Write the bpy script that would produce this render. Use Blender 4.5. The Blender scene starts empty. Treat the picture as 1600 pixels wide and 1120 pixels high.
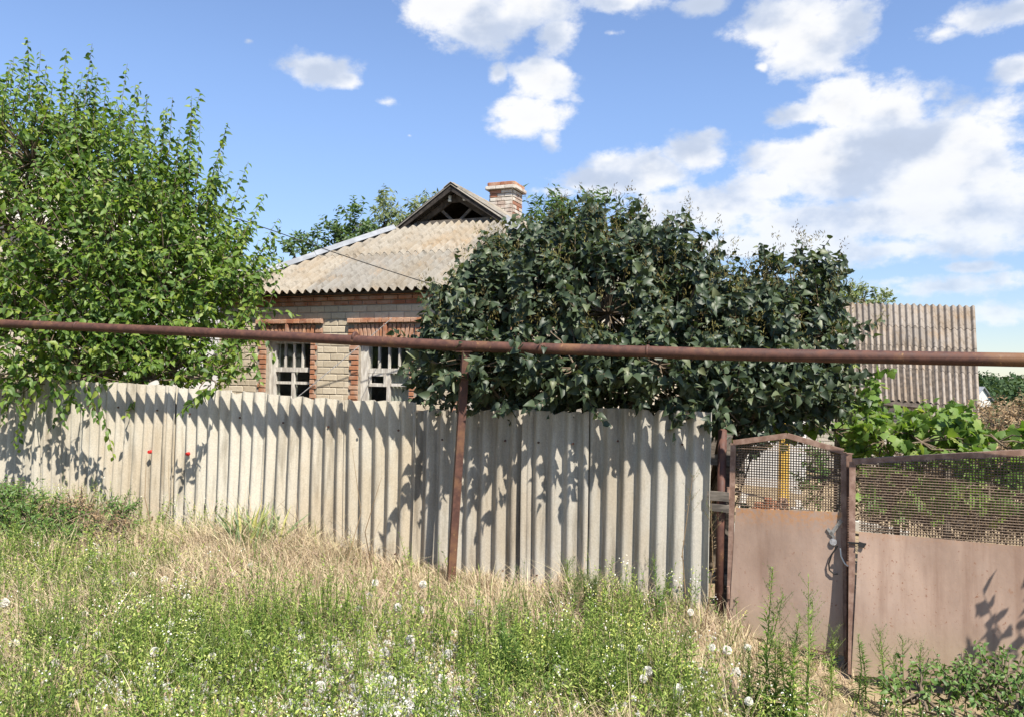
import bpy, math, random
import numpy as np
from mathutils import Vector, Matrix

# ------------------------------------------------------------------ camera
sc = bpy.context.scene
col = sc.collection
R = math.radians
EYE = 2.0
F_PX = 1230.0
PITCH, ROLL = R(1.58), R(1.0)
_F = Vector((0, math.cos(PITCH), math.sin(PITCH)))
_R0 = Vector((1, 0, 0)); _U0 = _R0.cross(_F)
_R = _R0 * math.cos(ROLL) + _U0 * math.sin(ROLL)
_U = _R.cross(_F)
cam = bpy.data.cameras.new('camera')
cam.sensor_fit = 'HORIZONTAL'; cam.sensor_width = 36.0; cam.lens = 36.0 * F_PX / 1600.0
cam.clip_end = 3000; cam.clip_start = 0.05
cam_o = bpy.data.objects.new('camera', cam); col.objects.link(cam_o)
cam_o.matrix_world = Matrix(((_R.x, _U.x, -_F.x, 0), (_R.y, _U.y, -_F.y, 0), (_R.z, _U.z, -_F.z, EYE), (0, 0, 0, 1)))
sc.camera = cam_o

def ray(px, py):
    return _F + _R * ((px - 800) / F_PX) + _U * ((560 - py) / F_PX)
def at(px, py, Y):
    """the place in the world seen at a photo pixel, Y metres away"""
    d = ray(px, py); k = Y / d.y
    return Vector((d.x * k, Y, d.z * k + EYE))

# ------------------------------------------------------------------ light
sc.view_settings.view_transform = 'Standard'; sc.view_settings.look = 'None'
sc.view_settings.gamma = 1.0; sc.view_settings.use_curve_mapping = False
sc.view_settings.exposure = 1.06
SUN_EL = R(54); SUN_AZ = R(180 - 28)
sd = Vector((math.sin(SUN_AZ) * math.cos(SUN_EL), math.cos(SUN_AZ) * math.cos(SUN_EL), math.sin(SUN_EL)))
sun = bpy.data.lights.new('sun', 'SUN'); sun.energy = 5.0; sun.angle = R(0.5); sun.color = (1.0, 0.94, 0.84)
sun_o = bpy.data.objects.new('sun', sun); col.objects.link(sun_o)
sun_o.rotation_euler = sd.to_track_quat('Z', 'Y').to_euler()
sun_o.location = (0, 0, 30)

world = bpy.data.worlds.new('World'); sc.world = world; world.use_nodes = True
wt = world.node_tree; wt.nodes.clear()
def wn(t, **k):
    n = wt.nodes.new(t)
    for a, b in k.items(): setattr(n, a, b)
    return n
def wmath(op, a, b=None, c=None, clamp=False):
    n = wn('ShaderNodeMath', operation=op, use_clamp=clamp)
    for i, v in enumerate((a, b, c)):
        if v is None: continue
        if isinstance(v, (int, float)): n.inputs[i].default_value = v
        else: wt.links.new(v, n.inputs[i])
    return n.outputs[0]
def wsmooth(x, lo, hi, a=0.0, b=1.0):
    n = wn('ShaderNodeMapRange', interpolation_type='SMOOTHSTEP')
    wt.links.new(x, n.inputs[0])
    for i, v in zip((1, 2, 3, 4), (lo, hi, a, b)): n.inputs[i].default_value = v
    return n.outputs[0]
wout = wn('ShaderNodeOutputWorld'); wbg = wn('ShaderNodeBackground')
sky = wn('ShaderNodeTexSky', sky_type='NISHITA', sun_disc=False)
sky.sun_elevation = SUN_EL; sky.sun_rotation = SUN_AZ; sky.air_density = 1.0; sky.dust_density = 0.15; sky.ozone_density = 2.2
SKY_STRENGTH = 0.08
tc = wn('ShaderNodeTexCoord')
sep = wn('ShaderNodeSeparateXYZ'); wt.links.new(tc.outputs['Generated'], sep.inputs[0])
az = wmath('ARCTAN2', sep.outputs[0], sep.outputs[1])
hyp = wmath('SQRT', wmath('ADD', wmath('MULTIPLY', sep.outputs[0], sep.outputs[0]), wmath('MULTIPLY', sep.outputs[1], sep.outputs[1])))
el = wmath('ARCTAN2', sep.outputs[2], hyp)
ae = wn('ShaderNodeCombineXYZ'); wt.links.new(az, ae.inputs[0]); wt.links.new(el, ae.inputs[1])
# cumulus: (px, py, half width, half height, weight) of each cloud lobe, turned into azimuth and elevation
CL = [(690, 14, 85, 34, 1), (760, 30, 95, 44, 1.05), (830, 10, 110, 40, 1), (868, 58, 48, 40, .95), (960, 2, 95, 22, .9), (495, 106, 80, 27, .9), (540, 122, 45, 18, .7),
      (605, 160, 48, 19, .7), (388, 64, 20, 13, .3), (850, 125, 58, 34, 1.1), (778, 118, 26, 20, .7), (830, 186, 62, 36, 1.1), (860, 218, 30, 24, .9),
      (640, 212, 14, 9, .2), (955, 52, 40, 12, .45), (1225, 30, 70, 48, 1.1), (1275, 65, 80, 46, 1.15), (1335, 42, 52, 38, 1.05), (1190, 106, 22, 14, .6), (1300, 100, 38, 22, .8), (1100, 8, 55, 18, .9),
      (1470, 52, 60, 20, .85), (1530, 30, 70, 24, .95), (1590, 16, 50, 26, .9), (1585, 108, 40, 19, .9), (1250, 182, 55, 22, .95), (1320, 165, 60, 36, 1.15), (1395, 175, 75, 46, 1.2), (1450, 150, 28, 24, .8),
      (1500, 215, 95, 44, 1.15), (1420, 235, 120, 60, 1.3), (1330, 262, 130, 58, 1.3), (1225, 246, 66, 34, 1.1), (1290, 240, 60, 40, 1.2), (1480, 285, 120, 52, 1.25), (1550, 270, 70, 30, .9),
      (1070, 240, 56, 34, 1.15), (1010, 262, 90, 38, 1.15), (940, 284, 100, 26, 1), (870, 300, 60, 16, .8), (1190, 295, 75, 30, 1.05), (1120, 325, 130, 40, 1.1), (1500, 335, 150, 50, 1.25), (1560, 350, 70, 44, 1.1),
      (1330, 340, 190, 46, 1.05), (1050, 345, 150, 26, .85), (1380, 390, 240, 28, .85), (1180, 385, 200, 30, .75), (1470, 448, 120, 26, .85), (1520, 418, 55, 13, .8), (1550, 490, 90, 26, .8), (1400, 440, 60, 18, .6)]
lobes = []
for (px, py, w, h, wgt) in CL:
    d = ray(px, py).normalized()
    lobes.append((math.atan2(d.x, d.y), math.asin(d.z), w / F_PX, h / F_PX, wgt))
rg = random.Random(5)
for k in range(26):                                   # the same broken cumulus all round, outside the frame
    a = rg.uniform(0.95, 5.3); e = rg.uniform(0.08, 1.2)
    if a > math.pi: a -= 2 * math.pi
    lobes.append((a, e, rg.uniform(.08, .2), rg.uniform(.03, .06), rg.uniform(.8, 1.1)))
for k in range(6):
    lobes.append((rg.uniform(-.8, .8), rg.uniform(.55, 1.2), rg.uniform(.08, .25), rg.uniform(.03, .07), 1.0))
acc = None
for (a, e, w, h, wgt) in lobes:
    s1 = wn('ShaderNodeVectorMath', operation='SUBTRACT'); wt.links.new(ae.outputs[0], s1.inputs[0]); s1.inputs[1].default_value = (a, e, 0)
    s2 = wn('ShaderNodeVectorMath', operation='MULTIPLY'); wt.links.new(s1.outputs[0], s2.inputs[0]); s2.inputs[1].default_value = (1 / w, 1 / h, 0)
    s3 = wn('ShaderNodeVectorMath', operation='LENGTH'); wt.links.new(s2.outputs[0], s3.inputs[0])
    v = wmath('MULTIPLY_ADD', s3.outputs['Value'], -0.72, wgt * 0.66 + 0.20)
    acc = v if acc is None else wmath('MAXIMUM', acc, v)
acc = wmath('MAXIMUM', acc, -1.2)
def wnoise(scale, detail, rough, off=(0, 0, 0), stretch=(1, 1, 1.5)):
    m = wn('ShaderNodeMapping'); m.inputs['Scale'].default_value = stretch; m.inputs['Location'].default_value = off
    wt.links.new(tc.outputs['Generated'], m.inputs[0])
    n = wn('ShaderNodeTexNoise'); n.inputs['Scale'].default_value = scale; n.inputs['Detail'].default_value = detail; n.inputs['Roughness'].default_value = rough
    wt.links.new(m.outputs[0], n.inputs[0]); return n.outputs[0]
n1 = wnoise(13, 10, 0.60)
n2 = wnoise(34, 6, 0.6, (3, 1, 2))
dens = wmath('ADD', acc, wmath('ADD', wmath('MULTIPLY_ADD', n1, 1.5, -.75), wmath('MULTIPLY_ADD', n2, .7, -.35)))
cover = wsmooth(dens, 0.10, 0.52)
n1c = wnoise(9, 5, 0.5); n1b = wnoise(9, 5, 0.5, (-0.02, 0, 0.05))            # the same noise a little higher: tops catch the light, bellies are grey
lit = wsmooth(wmath('ADD', wmath('SUBTRACT', n1c, n1b), wmath('MULTIPLY_ADD', dens, -0.11, 0.09)), -0.14, 0.12)
thick = wsmooth(dens, 0.4, 1.5)
bright = wmath('ADD', wmath('MULTIPLY', lit, 0.15), wmath('MULTIPLY_ADD', thick, -0.04, 0.35))
ccol = wn('ShaderNodeMix', data_type='RGBA'); wt.links.new(lit, ccol.inputs[0])
ccol.inputs[6].default_value = (0.84, 0.95, 1.16, 1); ccol.inputs[7].default_value = (1.0, 1.0, 1.0, 1)
cmul = wn('ShaderNodeVectorMath', operation='SCALE'); wt.links.new(ccol.outputs[2], cmul.inputs[0]); wt.links.new(bright, cmul.inputs['Scale'])
skys = wn('ShaderNodeVectorMath', operation='SCALE'); wt.links.new(sky.outputs[0], skys.inputs[0]); skys.inputs['Scale'].default_value = SKY_STRENGTH
cdiv = wn('ShaderNodeVectorMath', operation='SCALE'); wt.links.new(cmul.outputs[0], cdiv.inputs[0]); cdiv.inputs['Scale'].default_value = 1 / SKY_STRENGTH
mixw = wn('ShaderNodeMix', data_type='RGBA'); wt.links.new(wmath('MULTIPLY', cover, wsmooth(el, 0.0, 0.3, 0.62, 0.94)), mixw.inputs[0])
stint = wn('ShaderNodeVectorMath', operation='MULTIPLY'); wt.links.new(sky.outputs[0], stint.inputs[0]); stint.inputs[1].default_value = (1.12, 1.12, 1.22); sdim = wn('ShaderNodeVectorMath', operation='SCALE'); wt.links.new(stint.outputs[0], sdim.inputs[0]); wt.links.new(wsmooth(el, 0.0, 0.38, 0.70, 1.06), sdim.inputs['Scale']); wt.links.new(sdim.outputs[0], mixw.inputs[6]); wt.links.new(cdiv.outputs[0], mixw.inputs[7])
wt.links.new(mixw.outputs[2], wbg.inputs[0]); wbg.inputs[1].default_value = SKY_STRENGTH
wt.links.new(wbg.outputs[0], wout.inputs[0])

# ------------------------------------------------------------------ helpers
rnd = random.Random(11)
nr = np.random.default_rng(7)

def link(o, parent=None):
    col.objects.link(o)
    if parent is not None: o.parent = parent
    return o
def tag(o, label=None, cat=None, group=None, kind=None):
    if label: o['label'] = label
    if cat: o['category'] = cat
    if group: o['group'] = group
    if kind: o['kind'] = kind
    return o
def empty(name, loc=(0, 0, 0), rz=0.0, label=None, cat=None, group=None):
    o = bpy.data.objects.new(name, None); o.empty_display_size = 0.2
    link(o); o.location = loc; o.rotation_euler = (0, 0, rz)
    return tag(o, label, cat, group)

class MB:
    def __init__(s): s.v = []; s.f = []
    def add(s, vs, fs):
        b = len(s.v); s.v.extend(tuple(p) for p in vs); s.f.extend(tuple(b + i for i in f) for f in fs); return s
    def box(s, c, size, rot=None):
        hx, hy, hz = (k / 2 for k in size); vs = []
        for x, y, z in ((-1, -1, -1), (1, -1, -1), (1, 1, -1), (-1, 1, -1), (-1, -1, 1), (1, -1, 1), (1, 1, 1), (-1, 1, 1)):
            p = Vector((x * hx, y * hy, z * hz))
            if rot is not None: p = rot @ p
            vs.append(p + Vector(c))
        return s.add(vs, [(0, 3, 2, 1), (4, 5, 6, 7), (0, 1, 5, 4), (1, 2, 6, 5), (2, 3, 7, 6), (3, 0, 4, 7)])
    def span(s, a, b):
        return s.box([(p + q) / 2 for p, q in zip(a, b)], [abs(q - p) for p, q in zip(a, b)])
    def bar(s, a, b, w, d, side=(0, 1, 0)):
        """rectangular bar a->b; d is its size along `side`, w across"""
        a = Vector(a); b = Vector(b); z = (b - a).normalized(); y = Vector(side); y = (y - z * y.dot(z)).normalized(); x = y.cross(z)
        m = Matrix((x, y, z)).transposed()
        return s.box((a + b) / 2, (w, d, (b - a).length), m)
    def tube(s, pts, rad, sides=6, cap=True):
        pts = [Vector(p) for p in pts]; n = len(pts)
        if not hasattr(rad, '__len__'): rad = [rad] * n
        vs = []; fs = []; prev = None
        for i, p in enumerate(pts):
            t = (pts[min(i + 1, n - 1)] - pts[max(i - 1, 0)]).normalized()
            if prev is None: x = t.orthogonal().normalized()
            else:
                x = prev - t * prev.dot(t); x = x.normalized() if x.length > 1e-6 else t.orthogonal().normalized()
            prev = x; y = t.cross(x)
            for k in range(sides):
                a = 2 * math.pi * k / sides; vs.append(p + (x * math.cos(a) + y * math.sin(a)) * rad[i])
        for i in range(n - 1):
            for k in range(sides):
                k2 = (k + 1) % sides
                fs.append((i * sides + k, i * sides + k2, (i + 1) * sides + k2, (i + 1) * sides + k))
        if cap: fs.append(tuple(range(sides))[::-1]); fs.append(tuple((n - 1) * sides + k for k in range(sides)))
        return s.add(vs, fs)
    def prism(s, poly, off):
        """polygon (3-D points) pushed along off"""
        n = len(poly); p2 = [Vector(p) + Vector(off) for p in poly]
        return s.add(list(poly) + p2, [tuple(range(n)), tuple(range(n, 2 * n))[::-1]] + [(i, i + n, (i + 1) % n + n, (i + 1) % n) for i in range(n)])
    def build(s, name, m, parent=None, smooth=False, kind=None):
        me = bpy.data.meshes.new(name); me.from_pydata(s.v, [], s.f)
        if smooth: me.polygons.foreach_set('use_smooth', [True] * len(me.polygons))
        me.materials.append(m); me.update()
        o = link(bpy.data.objects.new(name, me), parent)
        if kind: o['kind'] = kind
        return o

def np_mesh(name, verts, tris, m, var=None, colr=None, smooth=False):
    me = bpy.data.meshes.new(name)
    nv, nt = len(verts), len(tris)
    me.vertices.add(nv); me.vertices.foreach_set('co', np.ascontiguousarray(verts, dtype=np.float32).ravel())
    me.loops.add(nt * 3); me.loops.foreach_set('vertex_index', np.ascontiguousarray(tris, dtype=np.int32).ravel())
    me.polygons.add(nt); me.polygons.foreach_set('loop_start', np.arange(0, nt * 3, 3, dtype=np.int32))
    if smooth: me.polygons.foreach_set('use_smooth', np.ones(nt, dtype=bool))
    if var is not None:
        at_ = me.attributes.new('var', 'FLOAT', 'POINT'); at_.data.foreach_set('value', np.asarray(var, dtype=np.float32))
    if colr is not None:
        at_ = me.attributes.new('tint', 'FLOAT_COLOR', 'POINT')
        c4 = np.ones((nv, 4), dtype=np.float32); c4[:, :3] = colr; at_.data.foreach_set('color', c4.ravel())
    me.materials.append(m); me.update(calc_edges=True); return me
def np_obj(name, verts, tris, m, parent=None, var=None, colr=None, kind=None, smooth=False):
    o = link(bpy.data.objects.new(name, np_mesh(name, verts, tris, m, var, colr, smooth)), parent)
    if kind: o['kind'] = kind
    return o

# ------------------------------------------------------------------ materials
class NT:
    def __init__(s, name):
        s.m = bpy.data.materials.new(name); s.m.use_nodes = True; s.t = s.m.node_tree; s.t.nodes.clear()
        s.out = s.n('ShaderNodeOutputMaterial'); s.tc = s.n('ShaderNodeTexCoord')
    def n(s, t, **k):
        n = s.t.nodes.new(t)
        for a, b in k.items(): setattr(n, a, b)
        return n
    def l(s, a, b): s.t.links.new(a, b)
    def set(s, sock, v):
        if isinstance(v, (int, float)): sock.default_value = v
        elif isinstance(v, tuple): sock.default_value = v if len(v) != 3 or sock.type != 'RGBA' else (*v, 1)
        else: s.l(v, sock)
    def noise(s, scale, detail=4, rough=.55, stretch=(1, 1, 1), space='Object', out=0):
        mp = s.n('ShaderNodeMapping'); mp.inputs['Scale'].default_value = stretch
        if space == 'World':
            g = s.n('ShaderNodeNewGeometry'); s.l(g.outputs['Position'], mp.inputs[0])
        else: s.l(s.tc.outputs[space], mp.inputs[0])
        n = s.n('ShaderNodeTexNoise'); n.inputs['Scale'].default_value = scale; n.inputs['Detail'].default_value = detail; n.inputs['Roughness'].default_value = rough
        s.l(mp.outputs[0], n.inputs[0]); return n.outputs[out]
    def ramp(s, f, lo, hi, a=0., b=1.):
        n = s.n('ShaderNodeMapRange', interpolation_type='SMOOTHSTEP'); s.l(f, n.inputs[0])
        for i, v in zip((1, 2, 3, 4), (lo, hi, a, b)): n.inputs[i].default_value = v
        return n.outputs[0]
    def mix(s, f, a, b, blend='MIX'):
        n = s.n('ShaderNodeMix', data_type='RGBA', blend_type=blend); s.set(n.inputs[0], f); s.set(n.inputs[6], a); s.set(n.inputs[7], b); return n.outputs[2]
    def math(s, op, a, b=0.):
        n = s.n('ShaderNodeMath', operation=op); s.set(n.inputs[0], a); s.set(n.inputs[1], b); return n.outputs[0]
    def colors(s, f, stops):
        n = s.n('ShaderNodeValToRGB'); s.l(f, n.inputs[0]); e = n.color_ramp.elements
        while len(e) < len(stops): e.new(0.5)
        for k, (p, c) in zip(e, stops): k.position = p; k.color = (*c, 1)
        return n.outputs[0]
    def bump(s, h, strength=.3, dist=.01):
        n = s.n('ShaderNodeBump'); n.inputs['Strength'].default_value = strength; n.inputs['Distance'].default_value = dist; s.l(h, n.inputs['Height']); return n.outputs[0]
    def pbr(s, c, rough=.8, bump=None, metallic=0., spec=.3):
        p = s.n('ShaderNodeBsdfPrincipled'); s.set(p.inputs['Base Color'], c); s.set(p.inputs['Roughness'], rough)
        p.inputs['Metallic'].default_value = metallic; p.inputs['Specular IOR Level'].default_value = spec
        if bump is not None: s.l(bump, p.inputs['Normal'])
        s.l(p.outputs[0], s.out.inputs[0]); s.p = p; return s.m

def m_sheet(name, lichen=0.0, diag=True):
    t = NT(name); oi = t.n('ShaderNodeObjectInfo')
    big = t.noise(1.6, 5, .6, (1, 1, .45), 'World'); fine = t.noise(70, 5, .7, (1, 1, .8), 'World'); streak = t.noise(9, 5, .6, (1.2, 1.2, .12), 'World')
    c = t.mix(t.ramp(fine, .3, .75), (.84, .84, .84), (1.1, 1.09, 1.07))
    c = t.mix(1.0, c, oi.outputs['Color'], 'MULTIPLY')
    c = t.mix(t.ramp(big, .42, .66, 0, .75), c, t.mix(1.0, c, (.86, .77, .66), 'MULTIPLY'))
    c = t.mix(t.ramp(streak, .46, .72, 0, .8), c, t.mix(1.0, c, (.50, .48, .45), 'MULTIPLY'))
    if lichen:
        l1 = t.noise(2.2, 6, .65, (1, 1, 1), 'World'); l2 = t.noise(60, 4, .7, (1, 1, 1), 'World')
        f = t.math('MULTIPLY', t.ramp(l1, .5, .7), t.ramp(l2, .45, .62))
        c = t.mix(t.math('MULTIPLY', f, lichen), c, (.33, .19, .07))
        g = t.noise(3.1, 5, .6, (1, 1, 1), 'World')
        c = t.mix(t.math('MULTIPLY', t.ramp(g, .5, .75), lichen * .75), c, (.14, .125, .105))
    h = fine
    if diag:
        mp = t.n('ShaderNodeMapping'); mp.inputs['Rotation'].default_value = (0, R(38), 0); t.l(t.tc.outputs['Object'], mp.inputs[0])
        w = t.n('ShaderNodeTexWave', wave_type='BANDS', bands_direction='X'); w.inputs['Scale'].default_value = 34; w.inputs['Distortion'].default_value = .6
        t.l(mp.outputs[0], w.inputs[0]); h = t.math('ADD', t.math('MULTIPLY', w.outputs[1], .5), fine)
        c = t.mix(t.math('MULTIPLY', w.outputs[1], .14), c, (.12, .11, .10))
    return t.pbr(c, .92, t.bump(h, .35, .004), spec=.15)
def m_brick(name, stops, bump=.5, stain=None):
    t = NT(name); oi = t.n('ShaderNodeObjectInfo'); at_ = t.n('ShaderNodeAttribute', attribute_name='var')
    f = t.math('FRACT', t.math('ADD', oi.outputs['Random'], at_.outputs['Fac']))
    c = t.colors(f, stops); n = t.noise(24, 5, .65, space='World'); g = t.noise(4, 4, .6, space='World')
    c = t.mix(t.ramp(n, .35, .75, .0, .45), c, t.mix(1.0, c, (.62, .58, .55), 'MULTIPLY'))
    if stain: c = t.mix(t.ramp(g, .42, .62, 0, stain[1]), c, stain[0])
    return t.pbr(c, .9, t.bump(t.noise(70, 4, .7, space='World'), bump, .006), spec=.15)
def m_simple(name, a, b, scale=8, rough=.85, stretch=(1, 1, 1), bump=.3, spec=.2, lo=.35, hi=.7, metallic=0, space='World'):
    t = NT(name); n = t.noise(scale, 6, .62, stretch, space)
    return t.pbr(t.mix(t.ramp(n, lo, hi), a, b), rough, t.bump(n, bump, .006), spec=spec, metallic=metallic)
def m_leaf(name, stops, trans=.3, rough=.5, spec=.35, tcol=None):
    t = NT(name); oi = t.n('ShaderNodeObjectInfo'); at_ = t.n('ShaderNodeAttribute', attribute_name='var')
    f = t.math('FRACT', t.math('ADD', oi.outputs['Random'], at_.outputs['Fac'])); c = t.colors(f, stops)
    t.pbr(c, rough, spec=spec)
    tr = t.n('ShaderNodeBsdfTranslucent'); t.l(t.mix(1.0, c, tcol or (1.7, 1.75, .75), 'MULTIPLY'), tr.inputs[0])
    mx = t.n('ShaderNodeMixShader'); mx.inputs[0].default_value = trans; t.l(t.p.outputs[0], mx.inputs[1]); t.l(tr.outputs[0], mx.inputs[2]); t.l(mx.outputs[0], t.out.inputs[0])
    return t.m
def m_tint(name, trans=.25, rough=.7):
    t = NT(name); at_ = t.n('ShaderNodeAttribute', attribute_name='tint'); t.pbr(at_.outputs['Color'], rough, spec=.2)
    tr = t.n('ShaderNodeBsdfTranslucent'); t.l(at_.outputs['Color'], tr.inputs[0])
    mx = t.n('ShaderNodeMixShader'); mx.inputs[0].default_value = trans; t.l(t.p.outputs[0], mx.inputs[1]); t.l(tr.outputs[0], mx.inputs[2]); t.l(mx.outputs[0], t.out.inputs[0])
    return t.m

M = {}
M['fence'] = m_sheet('asbestos_fence')
M['roof'] = m_sheet('asbestos_roof', .5, False)
M['shed_roof'] = m_sheet('asbestos_shed_roof', .55, False)
M['white_brick'] = m_brick('silicate_brick', [(0, (.45, .38, .28)), (.3, (.51, .44, .33)), (.65, (.41, .35, .26)), (1, (.54, .47, .36))], .4)
M['red_brick'] = m_brick('red_brick', [(0, (.31, .135, .075)), (.35, (.38, .175, .095)), (.7, (.25, .10, .058)), (1, (.43, .225, .13))], .5, ((.44, .33, .25), .5))
M['washed_brick'] = m_brick('whitewashed_brick', [(0, (.56, .52, .45)), (.86, (.48, .43, .37)), (.92, (.30, .13, .08)), (1, (.36, .19, .13))], .7, ((.24, .13, .09), .55))
M['grey_brick'] = m_brick('grey_brick', [(0, (.42, .39, .33)), (1, (.52, .48, .41))], .4)
M['mortar'] = m_simple('mortar', (.24, .21, .17), (.35, .31, .25), 12)
M['wood_white'] = m_simple('peeling_white_paint', (.34, .31, .27), (.62, .59, .53), 10, .8, (3, 3, .5))
M['wood_grey'] = m_simple('weathered_wood', (.07, .06, .05), (.17, .145, .12), 7, .9, (1, 1, 5))
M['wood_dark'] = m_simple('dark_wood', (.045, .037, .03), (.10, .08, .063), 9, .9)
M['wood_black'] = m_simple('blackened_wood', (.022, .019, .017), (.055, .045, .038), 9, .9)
M['zinc'] = m_simple('galvanised_sheet', (.25, .26, .27), (.36, .37, .38), 5, .55, metallic=.35, bump=.05)
M['ceramic'] = m_simple('white_ceramic', (.6, .62, .6), (.75, .76, .73), 5, .3)
M['plaster'] = m_simple('white_plaster', (.50, .49, .47), (.66, .64, .60), 2.5, .9)
M['beige'] = m_simple('beige_plaster', (.45, .39, .30), (.58, .51, .41), 2.5, .9)
M['yellow'] = m_simple('yellow_paint', (.48, .29, .05), (.60, .40, .09), 6, .6)
M['concrete'] = m_simple('old_concrete', (.30, .28, .24), (.46, .43, .38), 6, .9)
M['black'] = m_simple('black_rubber', (.012, .012, .012), (.03, .03, .03), 10, .6)
M['red_cap'] = m_simple('red_plastic', (.45, .02, .02), (.55, .04, .03), 10, .4)
M['curtain'] = m_simple('curtain_cloth', (.62, .60, .54), (.78, .76, .70), 4, .9)
M['steel'] = m_simple('bare_steel', (.2, .19, .18), (.4, .38, .36), 30, .45, metallic=.6)
M['bark'] = m_simple('bark', (.07, .055, .04), (.16, .13, .10), 14, .95, (1, 1, .3), .6)
M['twig'] = m_simple('twig_bark', (.10, .075, .05), (.19, .15, .11), 14, .95)
def m_rust():
    t = NT('rusty_pipe_paint'); a = t.noise(14, 6, .7, space='World'); b = t.noise(3, 4, .6, space='World'); f = t.noise(90, 3, .7, space='World')
    c = t.mix(t.ramp(a, .35, .7), (.055, .024, .018), (.105, .046, .031))
    c = t.mix(t.ramp(b, .52, .68, 0, .85), c, (.15, .075, .036)); pk = t.noise(30, 5, .7, space='World'); c = t.mix(t.math('MULTIPLY', t.ramp(pk, .60, .68), t.ramp(b, .45, .6)), c, (.26, .15, .06))
    c = t.mix(t.ramp(f, .62, .75, 0, .5), c, (.05, .025, .02))
    return t.pbr(c, t.ramp(a, .3, .7, .55, .8), t.bump(f, .35, .003), spec=.35)
M['rust'] = m_rust()
def m_gate():
    t = NT('gate_paint'); a = t.noise(2.2, 5, .6, (1, 1, .5), 'World'); st = t.noise(8, 5, .6, (1, 1, .07), 'World'); f = t.noise(110, 2, .6, space='World'); sp = t.noise(34, 4, .7, space='World')
    c = t.mix(t.ramp(a, .3, .72), (.22, .15, .115), (.335, .24, .185))
    c = t.mix(t.ramp(st, .48, .75, 0, .55), c, (.17, .10, .07))
    c = t.mix(t.ramp(t.noise(1.1, 4, .6, space='World'), .5, .7, 0, .5), c, (.33, .26, .215))
    c = t.mix(t.math('MULTIPLY', t.ramp(sp, .60, .70), t.ramp(a, .40, .65)), c, (.17, .065, .03))
    oi = t.n('ShaderNodeNewGeometry'); s = t.n('ShaderNodeSeparateXYZ'); t.l(oi.outputs['Position'], s.inputs[0])
    rz = t.math('MULTIPLY', t.ramp(s.outputs[2], .78, 1.0), t.ramp(sp, .38, .62))
    c = t.mix(t.math('MULTIPLY', rz, .75), c, (.36, .17, .06))
    mud = t.math('MULTIPLY', t.ramp(s.outputs[2], -.05, .3, 1., 0.), t.ramp(a, .3, .6, .35, 1.)); c = t.mix(t.math('MULTIPLY', mud, .6), c, (.30, .24, .165))
    rr = t.noise(5, 6, .7, (1, 1, .8), 'World'); c = t.mix(t.ramp(rr, .62, .72, 0, .65), c, (.20, .085, .04))
    return t.pbr(c, t.ramp(rr, .4, .7, .5, .85), t.bump(t.math('ADD', a, t.math('MULTIPLY', rr, .25)), .45, .02), spec=.3)
M['gate'] = m_gate()
M['gate_frame'] = m_simple('gate_frame_paint', (.16, .095, .07), (.27, .18, .14), 16, .6)
M['wire'] = m_simple('rusty_wire', (.085, .058, .042), (.18, .13, .095), 60, .7)
def m_glass():
    t = NT('window_glass'); g = t.n('ShaderNodeBsdfGlossy'); g.inputs['Roughness'].default_value = .04; g.inputs[0].default_value = (.8, .85, .9, 1)
    tr = t.n('ShaderNodeBsdfTransparent'); tr.inputs[0].default_value = (.82, .84, .82, 1)
    lw = t.n('ShaderNodeLayerWeight'); lw.inputs[0].default_value = .5; mx = t.n('ShaderNodeMixShader'); t.l(t.math('ADD', t.math('MULTIPLY', t.math('POWER', lw.outputs['Facing'], 3.), .6), .05), mx.inputs[0]); t.l(tr.outputs[0], mx.inputs[1]); t.l(g.outputs[0], mx.inputs[2]); t.l(mx.outputs[0], t.out.inputs[0]); return t.m
M['glass'] = m_glass()
def m_ground():
    t = NT('dry_soil'); a = t.noise(.9, 6, .6, space='World'); b = t.noise(14, 6, .7, space='World')
    c = t.mix(t.ramp(a, .35, .65), (.17, .125, .075), (.30, .235, .15)); c = t.mix(t.ramp(b, .4, .7, 0, .6), c, (.36, .29, .19)); c = t.mix(t.ramp(t.noise(45, 3, .7, space='World'), .55, .7, 0, .7), c, (.10, .075, .045))
    return t.pbr(c, .95, t.bump(b, .8, .03), spec=.1)
M['soil'] = m_ground()
M['far_ground'] = m_simple('far_meadow', (.05, .065, .025), (.13, .12, .06), .05, .95, bump=0)
M['mulberry'] = m_leaf('mulberry_leaf', [(0, (.045, .09, .02)), (.4, (.09, .16, .028)), (.8, (.145, .22, .035)), (1, (.22, .27, .05))], .38, .5)
M['lilac'] = m_leaf('lilac_leaf', [(0, (.024, .039, .021)), (.5, (.040, .060, .031)), (.8, (.062, .086, .043)), (.93, (.085, .112, .055)), (1, (.11, .125, .06))], .2, .48, .36)
M['grape'] = m_leaf('grape_leaf', [(0, (.07, .13, .025)), (.5, (.115, .19, .035)), (.85, (.16, .235, .05)), (1, (.24, .27, .08))], .38, .55)
M['ash'] = m_leaf('ash_leaf', [(0, (.04, .075, .02)), (.6, (.065, .115, .03)), (1, (.10, .15, .05))], .3, .5)
M['silver'] = m_leaf('pale_leaf', [(0, (.10, .135, .055)), (.6, (.15, .185, .08)), (1, (.20, .22, .11))], .3, .6)
M['dry_leaf'] = m_leaf('dry_leaf', [(0, (.18, .12, .065)), (.6, (.29, .205, .12)), (1, (.38, .29, .18))], .2, .8, .1, (1, .95, .8))
M['shaded_dry'] = m_leaf('shaded_dry_leaf', [(0, (.06, .042, .024)), (.6, (.10, .072, .042)), (1, (.15, .11, .065))], .15, .8, .1, (1, .95, .8))  # dry leaf tones darkened to stand in for shade under the vine
M['panicle'] = m_leaf('seed_panicle', [(0, (.13, .10, .035)), (.5, (.22, .20, .07)), (1, (.10, .07, .04))], .1, .8, .1, (1, 1, .8))
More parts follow.
